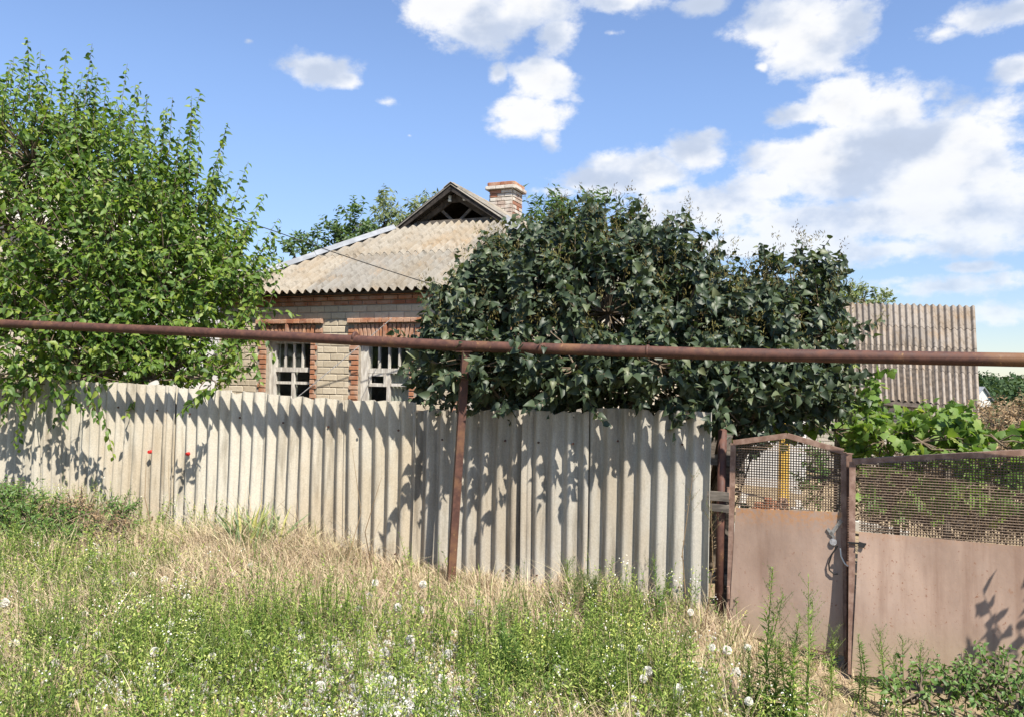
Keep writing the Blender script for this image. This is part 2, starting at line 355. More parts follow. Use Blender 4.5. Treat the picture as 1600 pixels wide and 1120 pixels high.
M['weed'] = m_leaf('weed_leaf', [(0, (.10, .17, .035)), (.5, (.16, .25, .05)), (1, (.26, .32, .09))], .35, .55)
M['deep_weed'] = m_leaf('dark_weed_leaf', [(0, (.055, .11, .025)), (.6, (.095, .17, .04)), (1, (.15, .22, .06))], .3, .5)
M['iris'] = m_leaf('sword_leaf', [(0, (.09, .135, .06)), (.6, (.15, .20, .07)), (1, (.36, .34, .11))], .3, .5)
M['fluff'] = m_leaf('white_fluff', [(0, (.82, .80, .75)), (1, (.92, .91, .87))], .5, .9, .05, (1, 1, 1))
M['tint'] = m_tint('meadow_plants')
M['far_wood'] = m_leaf('far_foliage', [(0, (.03, .055, .024)), (.6, (.048, .08, .034)), (1, (.075, .11, .05))], .15, .8, .1)

# ------------------------------------------------------------------ ground plan
FO = Vector((1.7, 6.7, 0)); FT = Vector((-.928, .3726, 0)).normalized(); FN = Vector((-.3726, -.928, 0)).normalized()
def fpt(s, d, z): return FO + FT * s + FN * d + Vector((0, 0, z))          # along the fence line, in front of it, height
def fhit(px, py, d=0.0):
    """the point of the upright plane d metres in front of the fence line seen at a photo pixel"""
    r = ray(px, py); o = Vector((0, 0, EYE)); p0 = fpt(0, d, 0); k = (p0 - o).dot(FN) / r.dot(FN); return o + r * k
def sd_of(x, y):
    dx, dy = x - FO.x, y - FO.y
    return dx * FT.x + dy * FT.y, dx * FN.x + dy * FN.y
def gh(x, y):
    """ground height, works on numbers and arrays"""
    s, d = sd_of(np.asarray(x, float), np.asarray(y, float))
    h = np.where(s > 0, .036 * np.minimum(s, 14), np.maximum(.25 * s, -.32))
    h = h + np.clip((d - 4.6) / 2.0, 0, 1) * .32
    h = h + np.where((d > 0) & (s > -.3), .05 * np.exp(-((d - .35) / .35) ** 2), 0)
    h = h + .03 * np.sin(x * 2.1 + y * 1.3) * np.sin(y * 2.7 - x * .6) * (d > -.2)
    r = np.hypot(x, y)
    far = np.clip((r - 45) / 60, 0, 1)
    h = h * (1 - far) + far * (-3.5 + 9.0 * np.clip((r - 150) / 300, 0, 1) * (.6 + .4 * np.sin(x * .011 + 1.0)))
    return h
def g1(x, y): return float(gh(x, y))

def ground():
    ax = np.concatenate([-np.geomspace(1600, 12, 40), np.arange(-11.5, 8.1, .25), np.geomspace(9, 1600, 40)])
    ay = np.concatenate([-np.geomspace(400, 3, 16), np.arange(-2, 22.1, .25), np.geomspace(23, 2200, 44)])
    X, Y = np.meshgrid(ax, ay); Z = gh(X, Y); ny, nx = X.shape
    v = np.stack([X, Y, Z], -1).reshape(-1, 3); i = np.arange(ny * nx).reshape(ny, nx)
    a, b, c, d = i[:-1, :-1].ravel(), i[:-1, 1:].ravel(), i[1:, 1:].ravel(), i[1:, :-1].ravel()
    o = np_obj('ground', v, np.concatenate([np.stack([a, b, c], 1), np.stack([a, c, d], 1)]), M['soil'], kind='structure', smooth=True)
    o.data.materials.append(M['far_ground'])
    cx = v[a].mean(1) * 0; r = np.hypot(v[a][:, 0], v[a][:, 1]); mi = (r > 30).astype(np.int32); o.data.polygons.foreach_set('material_index', np.concatenate([mi, mi]))
    return o
ground()

# ------------------------------------------------------------------ corrugated sheets
PITCHW, AMP = .15, .033
def wave_sheet(name, P, N, u0, u1, lo, hi, mat, parent, color, nv=3, phase=0.0, thick=.006, step=.15 / 14, amp=AMP, jag=None, smooth=False):
    """corrugated sheet: P(u,v) a point, N its normal, waves across u, cut between lo(u) and hi(u)"""
    n = max(2, int(round((u1 - u0) / step))); vs = []; fs = []; idx = []
    for i in range(n + 1):
        u = u0 + (u1 - u0) * i / n; a, b = lo(u), hi(u)
        if jag: a += jag(u, 0); b += jag(u, 1)
        if b - a < .004: idx.append(None); continue
        w = amp * math.cos(2 * math.pi * (u + phase) / PITCHW); idx.append(len(vs))
        for k in range(nv + 1):
            v = a + (b - a) * k / nv; vs.append(Vector(P(u, v)) + Vector(N(u, v)) * w)
    for i in range(n):
        a, b = idx[i], idx[i + 1]
        if a is None or b is None: continue
        for k in range(nv): fs.append((a + k, b + k, b + k + 1, a + k + 1))
    me = bpy.data.meshes.new(name); me.from_pydata(vs, [], fs); me.materials.append(mat)
    if smooth: me.polygons.foreach_set('use_smooth', [True] * len(fs))
    o = link(bpy.data.objects.new(name, me), parent); o.color = (*color, 1)
    md = o.modifiers.new('thickness', 'SOLIDIFY'); md.thickness = thick; md.offset = 0
    return o

def noise1(seed):
    r = random.Random(seed); ph = [(r.uniform(5, 60), r.uniform(0, 6.3), r.uniform(.3, 1)) for _ in range(6)]
    return lambda u: sum(a * math.sin(f * u + p) for f, p, a in ph) / 3

# fence: s0, s1, top-left/top-right photo heights, offset, lean in degrees, colour
def fence():
    root = empty('corrugated_fence', fpt(4.5, 0, g1(*fpt(4.5, 0, 0).xy)), 0, 'long pale corrugated fence leaning along the weedy verge, before the brick house', 'fence')
    inv = root.matrix_basis.inverted()
    def top(px, py): return fhit(px, py).z
    def s_at(px): return sd_of(*fhit(px, 640).xy)[0]
    G1, G2, B1, B2, W1 = (.385, .365, .32), (.405, .38, .33), (.47, .435, .36), (.50, .46, .38), (.53, .495, .415)
    spec = [(1113, 921, 643, 636, .03, .6, G1), (924, 822, 643, 641, .05, .5, G2), (838, 648, 640, 640, .02, .6, G2), (656, 543, 627, 624, .055, .8, B1),
            (552, 414, 625, 615, .03, 1.0, B2), (414, 268, 613, 604, .02, 2.0, W1), (280, 160, 603, 596, .02, 2.2, B2), (170, 66, 599, 588, .04, 2.0, B2), (76, -14, 589, 582, .02, 1.6, B1)]
    extra = [(8.9, 10.05), (10.0, 11.15), (11.1, 12.3), (12.25, 13.4), (13.35, 14.5)]
    rows = []
    for (pr, pl, yr, yl, d, lean, c) in spec: rows.append((s_at(pr), s_at(pl), top(pr, yr), top(pl, yl), d, lean, c))
    for (a, b) in extra: rows.append((a, b, 2.12 + .03 * a / 9, 2.14 + .03 * b / 9, .03, 1.0, B1))
    for i, (a, b, za, zb, d, lean, c) in enumerate(rows):
        tl = math.tan(R(lean)); nz = noise1(i + 3); zg = min(g1(*fpt(a, 0, 0).xy), g1(*fpt(b, 0, 0).xy))
        H = 1.78
        def P(u, v, za=za, zb=zb, a=a, b=b, d=d, tl=tl):
            f = (u - a) / (b - a); zt = za + (zb - za) * f; z = zt - (1 - v) * H
            return inv @ fpt(u + (zt - z) * tl, d + .012 * math.sin(3 * u + 4 * v) - (1 - v) * .03, z)
        cp = [(rnd.uniform(a, b), rnd.uniform(.02, .07), rnd.uniform(.006, .022)) for _ in range(2)]
        def jag(u, e, nz=nz, cp=cp): return (.005 * nz(u) - sum(h * max(0, 1 - abs(u - c) / w) for c, w, h in cp) if e else 0)
        o = wave_sheet('fence_sheet', P, lambda u, v: FN, a, b, lambda u: 0., lambda u: 1., M['fence'], root, c, 5, rnd.uniform(0, .15), .007, jag=jag)
        for zf in (.16, .84):
            for uf in (.22, .74):
                u_ = a + (b - a) * uf; p = Vector(P(u_, zf)); q = MB(); q.tube([p + FN * (AMP * .9), p + FN * (AMP + .012)], [.011, .009], 6); q.build('nail', M['rust'], o)
        if i in (5, 6):                                     # red capped nails
            for _ in range(1):
                s_ = s_at(302 if i == 5 else 243); z_ = fhit(302 if i == 5 else 243, 708 if i == 5 else 705).z
                q = MB(); p = fpt(s_, d + .028, z_)
                q.tube([inv @ p, inv @ (p + FN * .035)], [.022, .018], 8); q.build('nail_cap', M['red_cap'], o)
    for z, nm in ((.45, 'rail'), (1.45, 'rail')):
        q = MB(); a = fpt(-.22, -.055, z - .1); b = fpt(12.3, -.055, z + .28); q.bar(inv @ a, inv @ b, .09, .04, FN); q.build(nm, M['wood_grey'], root)
    for s_ in (-.1, 2.7, 5.4, 8.1, 10.8):
        p = fpt(s_, -.135, g1(*fpt(s_, -.13, 0).xy) - .1); q = MB(); q.box(inv @ (p + Vector((0, 0, .85))), (.09, .09, 1.7)); q.build('post', M['wood_grey'], root)
    q = MB(); p = fhit(1122, 780, .03); q.bar(inv @ (p - FT * .09 + Vector((0, 0, .03))), inv @ (p + FT * .09 + Vector((0, 0, .03))), .075, .04, FN); q.bar(inv @ (p - FT * .09 - Vector((0, 0, .07))), inv @ (p + FT * .08 - Vector((0, 0, .065))), .06, .035, FN)
    q.build('wooden_offcut', M['wood_grey'], root)
    return root
fence()

# ------------------------------------------------------------------ gas pipe on its post
def gas_pipe():
    d = .42
    pa, pb, pc = fhit(-60, 503, d), fhit(728, 541, d), fhit(1640, 563, d)
    base = fhit(703, 905, d + .03); base.z = g1(base.x, base.y)
    root = empty('gas_pipe', base, 0, 'long rusty overhead pipe across the whole view, carried by one leaning steel post', 'pipe')
    inv = Matrix.Translation(-base)
    q = MB(); pts = [pa + (pa - pb) * .9, pa, (pa + pb) / 2 + Vector((0, 0, .012)), pb, (pb + pc) / 2 - Vector((0, 0, .015)), pc, pc + (pc - pb) * 1.3]
    dense = []
    for a, b in zip(pts, pts[1:]):
        for k in range(6): dense.append(a.lerp(b, k / 6))
    dense.append(pts[-1])
    q.tube([inv @ p for p in dense], .049, 20); q.build('pipe', M['rust'], root, True)
    for px in (555, 1012, 120):
        c = fhit(px, {555: 527, 1012: 549, 120: 510}[px], d); ax = (pc - pa).normalized(); q = MB()
        q.tube([inv @ (c - ax * .014), inv @ (c - ax * .006), inv @ (c + ax * .006), inv @ (c + ax * .014)], [.047, .054, .054, .047], 20); o = q.build('weld_seam', M['rust'], root, True)
    q = MB(); top = pb - Vector((0, 0, .045)); q.bar(inv @ (base - Vector((0, 0, .15))), inv @ top, .068, .068, (FN * .8 + FT * -.6)); q.build('post', M['rust'], root)
    q = MB(); q.box(inv @ (top - Vector((0, 0, .004))), (.16, .09, .008), Matrix.Rotation(math.atan2(FT.y, FT.x), 3, 'Z')); q.build('saddle_plate', M['rust'], root)
gas_pipe()

# ------------------------------------------------------------------ gates
def mesh_wires(inv, corners, cell=.0205, r=.0040):
    """woven wire between a left upright and a right upright edge: corners = BL, BR, [top points left to right]"""
    BL, BR, tops = corners; q = MB(); U = (BR - BL); Lh = U.length; U.normalize()
    n = int(Lh / cell)
    def topz(f):
        x = f * Lh; xs = [(t - BL).dot(U) for t in tops]
        for (x0, a), (x1, b) in zip(zip(xs, tops), list(zip(xs, tops))[1:]):
            if x0 - 1e-6 <= x <= x1 + 1e-6: return a.z + (b.z - a.z) * (x - x0) / max(1e-6, x1 - x0)
        return tops[-1].z if x > xs[-1] else tops[0].z
    for i in range(1, n):
        f = i / n; a = BL.lerp(BR, f); b = Vector((a.x, a.y, topz(f)))
        q.add([inv @ (p + o) for p in (a, b) for o in (U * -r, FN * r, U * r)], [(0, 3, 4, 1), (1, 4, 5, 2), (2, 5, 3, 0)])
    zs = np.arange(min(BL.z, BR.z) + cell, max(t.z for t in tops), cell)
    for z in zs:
        run = []
        for i in range(0, n + 1):
            f = i / n; a = BL.lerp(BR, f)
            if a.z <= z <= topz(f): run.append(a)
        if len(run) < 2: continue
        a, b = run[0].copy(), run[-1].copy(); a.z = b.z = z; o_ = FN * (.004 + .002)
        Z = Vector((0, 0, 1))
        q.add([inv @ (p + o_ + o) for p in (a, b) for o in (Z * -r, FN * r, Z * r)], [(0, 3, 4, 1), (1, 4, 5, 2), (2, 5, 3, 0)])
    return q

def wicket():
    d = .0
    TL, PK, TR = fhit(1146, 692, d), fhit(1230, 680, d), fhit(1318, 706, d)
    BR, BL = fhit(1310, 1022, d), fhit(1139, 985, d)
    ML, MR = fhit(1150, 792, d), fhit(1316, 799, d)
    root = empty('wicket_gate', (BL.x, BL.y, BL.z), 0, 'narrow brown garden gate with peaked top, wire screen over sheet metal', 'gate')
    inv = Matrix.Translation(-BL)
    def bar(a, b, nm='frame_bar', w=.042, dd=.045, off=.0, m='gate_frame'):
        q = MB(); q.bar(inv @ (a + FN * off), inv @ (b + FN * off), w, dd, FN); return q.build(nm, M[m], root)
    bar(BL, TL); BRs = fhit(1318, 1022, d); bar(BRs, TR); bar(TL + Vector((0, 0, .005)), PK, off=.002); bar(PK, TR + Vector((0, 0, .004)), off=.004); bar(BL, BR, off=-.003)
    q = MB(); n = 22; vs = []; fs = []
    for i in range(n + 1):
        for j in range(n + 1):
            f, g = i / n, j / n
            p = (BL.lerp(BRs, f)).lerp(ML.lerp(MR, f), g); bulge = .004 * math.sin(f * 3.1) * math.sin(g * 3.1) + .004 * math.sin(7 * f + 5 * g)
            vs.append(inv @ (p + FN * (.026 + bulge)))
    for i in range(n):
        for j in range(n): fs.append((i * (n + 1) + j, (i + 1) * (n + 1) + j, (i + 1) * (n + 1) + j + 1, i * (n + 1) + j + 1))
    q.add(vs, fs); o = q.build('sheet_panel', M['gate'], root); md = o.modifiers.new('t', 'SOLIDIFY'); md.thickness = .002; md.offset = -1
    o = mesh_wires(inv, (ML, MR, [fhit(1152, 694, d), PK, fhit(1313, 708, d)])).build('wire_screen', M['wire'], root, kind='stuff')
    for py in (770, 925):
        c = fhit(1138, py, .03); q = MB(); q.tube([inv @ (c - Vector((0, 0, .05))), inv @ (c + Vector((0, 0, .05)))], .015, 8); q.build('hinge', M['gate_frame'], root)
    # latch, hasp and wire loop
    c = fhit(1308, 826, .03); q = MB(); q.bar(inv @ (c + FT * .05 + Vector((0, 0, -.05))), inv @ (c - FT * .03 + Vector((0, 0, .07))), .028, .012, FN); q.bar(inv @ (c + FT * .07 + Vector((0, 0, .0))), inv @ (c + FT * .02 - Vector((0, 0, .07))), .022, .012, FN); q.build('latch', M['steel'], root)
    q = MB(); q.tube([inv @ (fhit(1302, 846, .028)), inv @ (fhit(1302, 846, .04))], .028, 12); q.build('lock_plate', M['steel'], root)
    q = MB(); q.tube([inv @ (fhit(a, b, .05)) for a, b in ((1309, 852), (1300, 865), (1295, 880), (1296, 890), (1303, 896), (1309, 896))], .006, 6); q.build('wire_loop', M['black'], root)
    q = MB(); q.tube([inv @ (fhit(a, b, .06)) for a, b in ((1313, 856), (1314, 868), (1320, 880), (1325, 884))], .005, 6); q.build('tie_wire', M['ceramic'], root)
wicket()

def drive_gate():
    dd = lambda f, g: .05 * (1 - f) + .13 * (1 - f) * (1 - g)          # the free edge swings out a little
    TL, TRp = fhit(1332, 721, .05), fhit(1720, 700, 0)
    BLp, BRp = fhit(1330, 1052, .17), fhit(1720, 1085, 0)
    ML, MR = fhit(1342, 829, .09), fhit(1712, 862, 0)
    root = empty('driveway_gate', BLp, 0, 'wide brown driveway gate leaf, dark wire screen above a sheet panel with leaf shadows', 'gate')
    inv = Matrix.Translation(-BLp)
    def bar(a, b, nm='frame_bar', w=.046, t=.045, off=0.):
        q = MB(); q.bar(inv @ (a + FN * off), inv @ (b + FN * off), w, t, FN); return q.build(nm, M['gate_frame'], root)
    bar(BLp, TL); bar(TL + Vector((0, 0, .002)), TRp, off=.003); bar(BRp, TRp); bar(BLp, BRp, off=-.004)
    n = 24; q = MB(); vs = []; fs = []
    for i in range(n + 1):
        for j in range(n + 1):
            f, g = i / n, j / n; p = BLp.lerp(BRp, f).lerp(ML.lerp(MR, f), g)
            vs.append(inv @ (p + FN * (.027 + .004 * math.sin(f * 5 + 1) * math.sin(g * 3.1) + .005 * math.sin(f * 9 + 3 * g))))
    for i in range(n):
        for j in range(n): fs.append((i * (n + 1) + j, (i + 1) * (n + 1) + j, (i + 1) * (n + 1) + j + 1, i * (n + 1) + j + 1))
    q.add(vs, fs); o = q.build('sheet_panel', M['gate'], root); md = o.modifiers.new('t', 'SOLIDIFY'); md.thickness = .002; md.offset = -1
    mesh_wires(inv, (ML, MR, [fhit(1340, 724, .055), fhit(1712, 702, 0)])).build('wire_screen', M['wire'], root, kind='stuff')
    q = MB(); c = fhit(1338, 848, .13); q.bar(inv @ (c + FT * .06), inv @ (c - FT * .07), .012, .014, FN); q.bar(inv @ (c - FT * .015 + FN * .015), inv @ (c - FT * .06 + FN * .015 - Vector((0, 0, .012))), .035, .012, FN); q.build('bolt', M['black'], root)
drive_gate()

def gate_posts():
    specs = [(1129, 672, -.03, .05, 'round rusty gate post standing between fence end and narrow gate', False), ]
    for (px, py, d, r, lab, sq) in specs:
        t = fhit(px, py, d); b = Vector((t.x - .02, t.y, g1(t.x, t.y) - .2)); root = empty('gate_post', b, 0, lab, 'post')
        q = MB(); q.tube([Vector((0, 0, 0)), t - b], .036, 12); q.build('shaft', M['rust'], root, True)
        q = MB(); q.tube([t - b, t - b + Vector((0, 0, .012))], [.037, .02], 12); q.build('cap', M['rust'], root)
    t = fhit(1326, 708, -.06); b = Vector((t.x, t.y, g1(t.x, t.y) - .1)); root = empty('gate_post', b, 0, 'square rusty post behind the gap between the two gate leaves', 'post')
    q = MB(); q.bar((0, 0, 0), t - b, .05, .05, FN); q.build('shaft', M['gate_frame'], root)
    q = MB(); q.box(t - b, (.055, .055, .006)); q.build('cap', M['gate_frame'], root)
gate_posts()
def side_fence():
    s0 = sd_of(*fhit(1720, 700, 0).xy)[0] - .08
    t = fpt(s0, -.02, 0); z = g1(t.x, t.y); root = empty('gate_post', (t.x, t.y, z - .1), 0, 'square rusty post at the far right end of the wide gate', 'post'); q = MB(); q.box((0, 0, .9), (.08, .08, 1.8)); q.build('shaft', M['rust'], root); q = MB(); q.box((0, 0, 1.805), (.09, .09, .008)); q.build('cap', M['rust'], root)
    root = empty('side_fence', fpt(s0 - 1.7, 0, z), 0, 'grey corrugated fence going on past the right end of the wide gate', 'fence'); inv = root.matrix_basis.inverted()
    for k in range(3):
        a, b = s0 - .1 - 1.05 * (k + 1), s0 - .1 - 1.05 * k + .04; zt = z + 1.62 + .02 * k
        wave_sheet('fence_sheet', lambda u, v, zt=zt, k=k: inv @ fpt(u, .02 * (k % 2), zt - (1 - v) * 1.75), lambda u, v: FN, a, b, lambda u: 0., lambda u: 1., M['fence'], root, (.40, .38, .33), 4, 0, .007)
    q = MB(); q.bar(inv @ fpt(s0, -.06, z + 1.2), inv @ fpt(s0 - 3.3, -.06, z + 1.22), .09, .04, FN); q.build('rail', M['wood_grey'], root)
side_fence()

# ------------------------------------------------------------------ bricks
def brick_meshes(name, size, mat, n=4, ch=.006):
    out = []
    for k in range(n):
        r = random.Random(k * 7 + len(name)); hx, hy, hz = (q / 2 for q in size); vs = []
        def j(): return r.uniform(-.004, .004)
        # back quad flush, front chamfered
        for x, z in ((-1, -1), (1, -1), (1, 1), (-1, 1)): vs.append((x * hx, hy, z * hz))
        for x, z in ((-1, -1), (1, -1), (1, 1), (-1, 1)): vs.append((x * hx + j() * .6, -hy + ch, z * hz + j() * .5))
        for x, z in ((-1, -1), (1, -1), (1, 1), (-1, 1)): vs.append((x * (hx - ch) + j(), -hy + j() * .4, z * (hz - ch) + j() * .6))
        fs = [(8, 9, 10, 11)] + [(a, (a + 1) % 4, (a + 1) % 4 + 4, a + 4) for a in range(4)] + [(a + 4, (a + 1) % 4 + 4, (a + 1) % 4 + 8, a + 8) for a in range(4)]
        me = bpy.data.meshes.new(name); me.from_pydata(vs, [], fs); me.materials.append(mat); out.append(me)
    return out
def put_brick(mesh, name, parent, loc, rot=(0, 0, 0), scale=(1, 1, 1)):
    o = bpy.data.objects.new(name, mesh); o.location = loc; o.rotation_euler = rot; o.scale = scale; return link(o, parent)
def join_bricks(name, mat, parent, items, kind='stuff'):
    """items: (mesh, loc, rot, scale); one mesh, colour varied through the var attribute"""
    vs = []; fs = []; var = []
    for (me, loc, rot, sca) in items:
        mt = Matrix.LocRotScale(Vector(loc), Matrix.Rotation(rot[2], 3, 'Z').to_quaternion() if rot[1] == 0 else Matrix.Rotation(rot[1], 3, 'Y').to_quaternion(), Vector(sca)); b = len(vs)
        vs.extend(tuple(mt @ v.co) for v in me.vertices); fs.extend(tuple(b + i for i in p.vertices) for p in me.polygons); var.extend([rnd.random()] * len(me.vertices))
    me = bpy.data.meshes.new(name); me.from_pydata(vs, [], fs); me.materials.append(mat); a = me.attributes.new('var', 'FLOAT', 'POINT'); a.data.foreach_set('value', var)
    o = link(bpy.data.objects.new(name, me), parent); o['kind'] = kind; return o

# ------------------------------------------------------------------ the house
def house():
    yaw = math.atan2(-.3726, .928); gz = .12
    root = empty('brick_house', (-5.20, 13.11, 0), yaw, 'low pale brick house with red brick window surrounds under a weathered corrugated hip roof', 'house')
    W, A, ZE = 6.69, 2.7, EYE + 1.31; kf, ks = .57, .66; DEPTH = 9.5; WV = .22; U0, U1 = .2, W - .2
    zr = ZE + ks * W / 2; ul, ur = kf * A / ks, W - kf * A / ks
    zt = ZE - .02
    # windows: opening u0,u1,z0,z1
    z0w, z1w = EYE - .80, EYE + .60
    wins = [(1.187, 2.055), (2.951, 3.85), (4.75, 5.6)]
    # wall backing with openings (parts: each wall)
    q = MB(); vb0, vb1 = WV + .002, WV + .36
    us = [U0] + [x for w in wins for x in w] + [U1]
    for i in range(0, len(us), 2): q.span((us[i], vb0, gz - .3), (us[i + 1], vb1, zt))
    for (a, b) in wins: q.span((a, vb0, gz - .3), (b, vb1, z0w)); q.span((a, vb0, z1w), (b, vb1, zt))
    wall = q.build('wall', M['mortar'], root); wall['label'] = 'street front of pale bricks'
    q = MB(); q.span((U0, vb1, gz - .3), (U0 + .36, DEPTH, zt)); q.build('wall', M['beige'], root)
    q = MB(); q.span((U1 - .36, vb1, gz - .3), (U1, DEPTH, zt)); q.build('wall', M['beige'], root)
    q = MB(); q.span((U0 + .36, DEPTH - .36, gz - .3), (U1 - .36, DEPTH, zt)); q.build('wall', M['beige'], root)
    q = MB(); q.span((U0 + .36, vb1, gz - .05), (U1 - .36, DEPTH - .36, gz)); q.build('inner_floor', M['wood_dark'], root)
    # bricks
    wb = brick_meshes('brick', (.25, .06, .092), M['white_brick']); rb = brick_meshes('red_brick', (.25, .06, .07), M['red_brick'])
    solo, bulk = [], []
    RH = .107; ztop = EYE + 1.12
    def jamb(u): return any(a - .17 < u < b + .15 for a, b in wins)
    nrow = int((ztop - gz) / RH)
    for k in range(nrow):
        zc = ztop - RH * (k + .5); off = (k % 2) * .13; u = U0 - off
        while u < U1:
            a, b = max(u, U0), min(u + .262, U1); u += .262
            # cut by openings and red surrounds
            segs = [(a, b)]
            for (w0, w1) in wins:
                if zc < EYE + .92 and zc > z0w - .02:
                    lo_, hi_ = w0 - .17, w1 + .125
                    if zc > EYE + .56: lo_, hi_ = w0 - .185, w1 + .22
                    ns = []
                    for (x0, x1) in segs:
                        if x1 <= lo_ or x0 >= hi_: ns.append((x0, x1))
                        else:
                            if x0 < lo_: ns.append((x0, lo_))
                            if x1 > hi_: ns.append((hi_, x1))
                    segs = ns
            for (x0, x1) in segs:
                w = x1 - x0 - .011
                if w < .03: continue
                it = (wb[rnd.randrange(4)], ((x0 + x1) / 2, WV + .025 + rnd.uniform(-.003, .003), zc + rnd.uniform(-.002, .002)), (0, 0, 0), (w / .25, 1, 1))
                vis = x1 < 4.35 and zc > EYE - .55
                (solo if vis and len(solo) < 295 else bulk).append(it)
    for (me, l, r_, s_) in solo: put_brick(me, 'brick', wall, l, r_, s_)
    join_bricks('brickwork', M['white_brick'], wall, bulk)
    red = []
    # cornice: stepped red courses in the shade of the eave
    for k in range(3):
        zc = ztop + .038 + k * .072; u = U0 - (k % 2) * .12
        while u < U1:
            a, b = max(u, U0), min(u + .255, U1); u += .255
            if b - a > .05: red.append((rb[rnd.randrange(4)], ((a + b) / 2, WV + .012 - .03 * (k > 0) - .02 * (k > 1), zc), (0, 0, 0), ((b - a - .014) / .25, 1, .82)))
    for (w0, w1) in wins:
        z = z0w; k = 0
        while z < EYE + .57:                                    # toothed jambs
            for side in (-1, 1):
                wid = .165 if side < 0 else .12
                if k % 2: wid -= .035
                x0, x1 = (w0 - wid, w0) if side < 0 else (w1, w1 + wid)
                red.append((rb[rnd.randrange(4)], ((x0 + x1) / 2, WV + .012 + rnd.uniform(-.004, .003), z + .036), (0, 0, 0), ((x1 - x0 - .006) / .25, 1, .86)))
            z += .0765; k += 1
        n = int((w1 - w0 + .16) / .075); x0 = w0 - .06          # soldier course fanned over the opening
        for i in range(n):
            x = x0 + (w1 - w0 + .12) * (i + .5) / n; key = (i == n // 2)
            tilt = (i + .5 - n / 2) / n * .42
            red.append((rb[rnd.randrange(4)], (x + tilt * .06, WV + (.0 if not key else -.035), EYE + .715), (0, math.pi / 2 + tilt, 0), (.86 if not key else 1.0, 1, .80)))
        for xx in (w0 - .125, w1 + .155):                        # springers at both ends
            for k2 in range(2): red.append((rb[rnd.randrange(4)], (xx, WV + .005, EYE + .65 + .08 * k2), (0, 0, 0), (.5, 1, 1)))
        x = w0 - .19                                             # projecting cap course
        while x < w1 + .2:
            b = min(x + .125, w1 + .24); red.append((rb[rnd.randrange(4)], ((x + b) / 2, WV - .035, EYE + .878), (0, 0, 0), ((b - x - .014) / .25, 1.3, 1.0))); x = b + .0
    red.sort(key=lambda t: t[1][0])
    for (me, l, r_, s_) in red[:290]: put_brick(me, 'red_brick', wall, l, r_, s_)
    if red[290:]: join_bricks('red_brickwork', M['red_brick'], wall, red[290:])
    # windows
    for wi, (w0, w1) in enumerate(wins):
        q = MB(); f = .075; v0, v1 = WV + .07, WV + .17
        q.span((w0 + .002, v0, z0w), (w0 + .13, v1, z1w)); q.span((w1 - .055, v0, z0w), (w1 - .002, v1, z1w)); q.span((w0 + .13, v0 + .002, z1w - .07), (w1 - .055, v1, z1w)); q.span((w0 + .13, v0 + .002, z0w), (w1 - .055, v1, z0w + .07))
        win = q.build('window', M['wood_white'], root)
        a, b = w0 + .13, w1 - .055; zm = EYE + .12; zmid = EYE - .10; vm0, vm1 = WV + .09, WV + .14
        def mun(x0, x1, za, zb, t=0): 
            q = MB(); q.span((x0, vm0 - t, za), (x1, vm1 - t, zb)); q.build('glazing_bar', M['wood_white'], win)
        mun(a, b, zm - .045, zm + .03, .012)                    # transom
        c = (a + b) / 2
        mun(c - .028, c + .028, z0w + .07, zm - .045, .006)
        mun(a, c - .035, zmid - .022, zmid + .022); mun(c + .035, b, zmid - .022, zmid + .022)
        for k in (1, 2, 3): x = a + (b - a) * k / 4 * 1.0; mun(x - .013, x + .013, zm + .03, z1w - .07, .003 * (k % 2))
        if wi == 1:                                             # small casement leaf
            q = MB(); y0, y1 = vm0 - .03, vm0 - .004; x0, x1, za, zb = a + .02, c - .03, zmid - .03, zm - .05
            q.span((x0, y0, za), (x0 + .04, y1, zb)); q.span((x1 - .04, y0, za), (x1, y1, zb)); q.span((x0 + .04, y0, za), (x1 - .04, y1, za + .04)); q.span((x0 + .04, y0, zb - .04), (x1 - .04, y1, zb)); q.build('vent_leaf', M['wood_white'], win)
        for (x0, x1, za, zb) in ((a, c - .035, z0w + .07, zmid - .022), (c + .035, b, z0w + .07, zmid - .022), (a, c - .035, zmid + .022, zm - .045), (c + .035, b, zmid + .022, zm - .045)):
            q = MB(); q.span((x0, vm1 - .02, za), (x1, vm1 - .016, zb)); q.build('pane', M['glass'], win)
        for k in range(4):
            x0 = a + (b - a) * k / 4 + .017; x1 = a + (b - a) * (k + 1) / 4 - .017; q = MB(); q.span((x0, vm1 - .02, zm + .03), (x1, vm1 - .016, z1w - .07)); q.build('pane', M['glass'], win)
        # curtains behind the glass
        cur = [(a - .10, a + .03), (c - .06, c + .02)] if wi == 0 else [(a - .10, a + .02), (c - .02, b + .03)]
        for ci, (x0, x1) in enumerate(cur):
            q = MB(); n = 24; vs = []; fs = []; zt_ = z1w - .05 if ci == 0 else zm - .02
            for i in range(n + 1):
                f = i / n; x = x0 + (x1 - x0) * f; vv = vm1 + .025 + .018 * math.sin(f * (x1 - x0) * 95 + ci)
                vs += [(x, vv, zt_), (x + .015 * math.sin(3 * f), vv + .01, z0w)]
            for i in range(n): fs.append((2 * i, 2 * i + 1, 2 * i + 3, 2 * i + 2))
            q.add(vs, fs); q.build('curtain', M['curtain'], win, True)
    # ---------------- roof
    cf = math.sqrt(1 + kf * kf); cs = math.sqrt(1 + ks * ks)
    Nf = Vector((0, -kf, 1)).normalized(); Ns = Vector((ks, 0, 1)).normalized(); Nl = Vector((-ks, 0, 1)).normalized()
    slopes = MB()                                            # decking under the sheets
    q = MB(); th = Vector((0, 0, -.035))
    q.prism([(0.12, .08, ZE + kf * .08 - .035), (W - .12, .08, ZE + kf * .08 - .035), (ur, A, ZE + kf * A - .035), (ul, A, ZE + kf * A - .035)], th)
    roof = q.build('roof', M['wood_dark'], root)
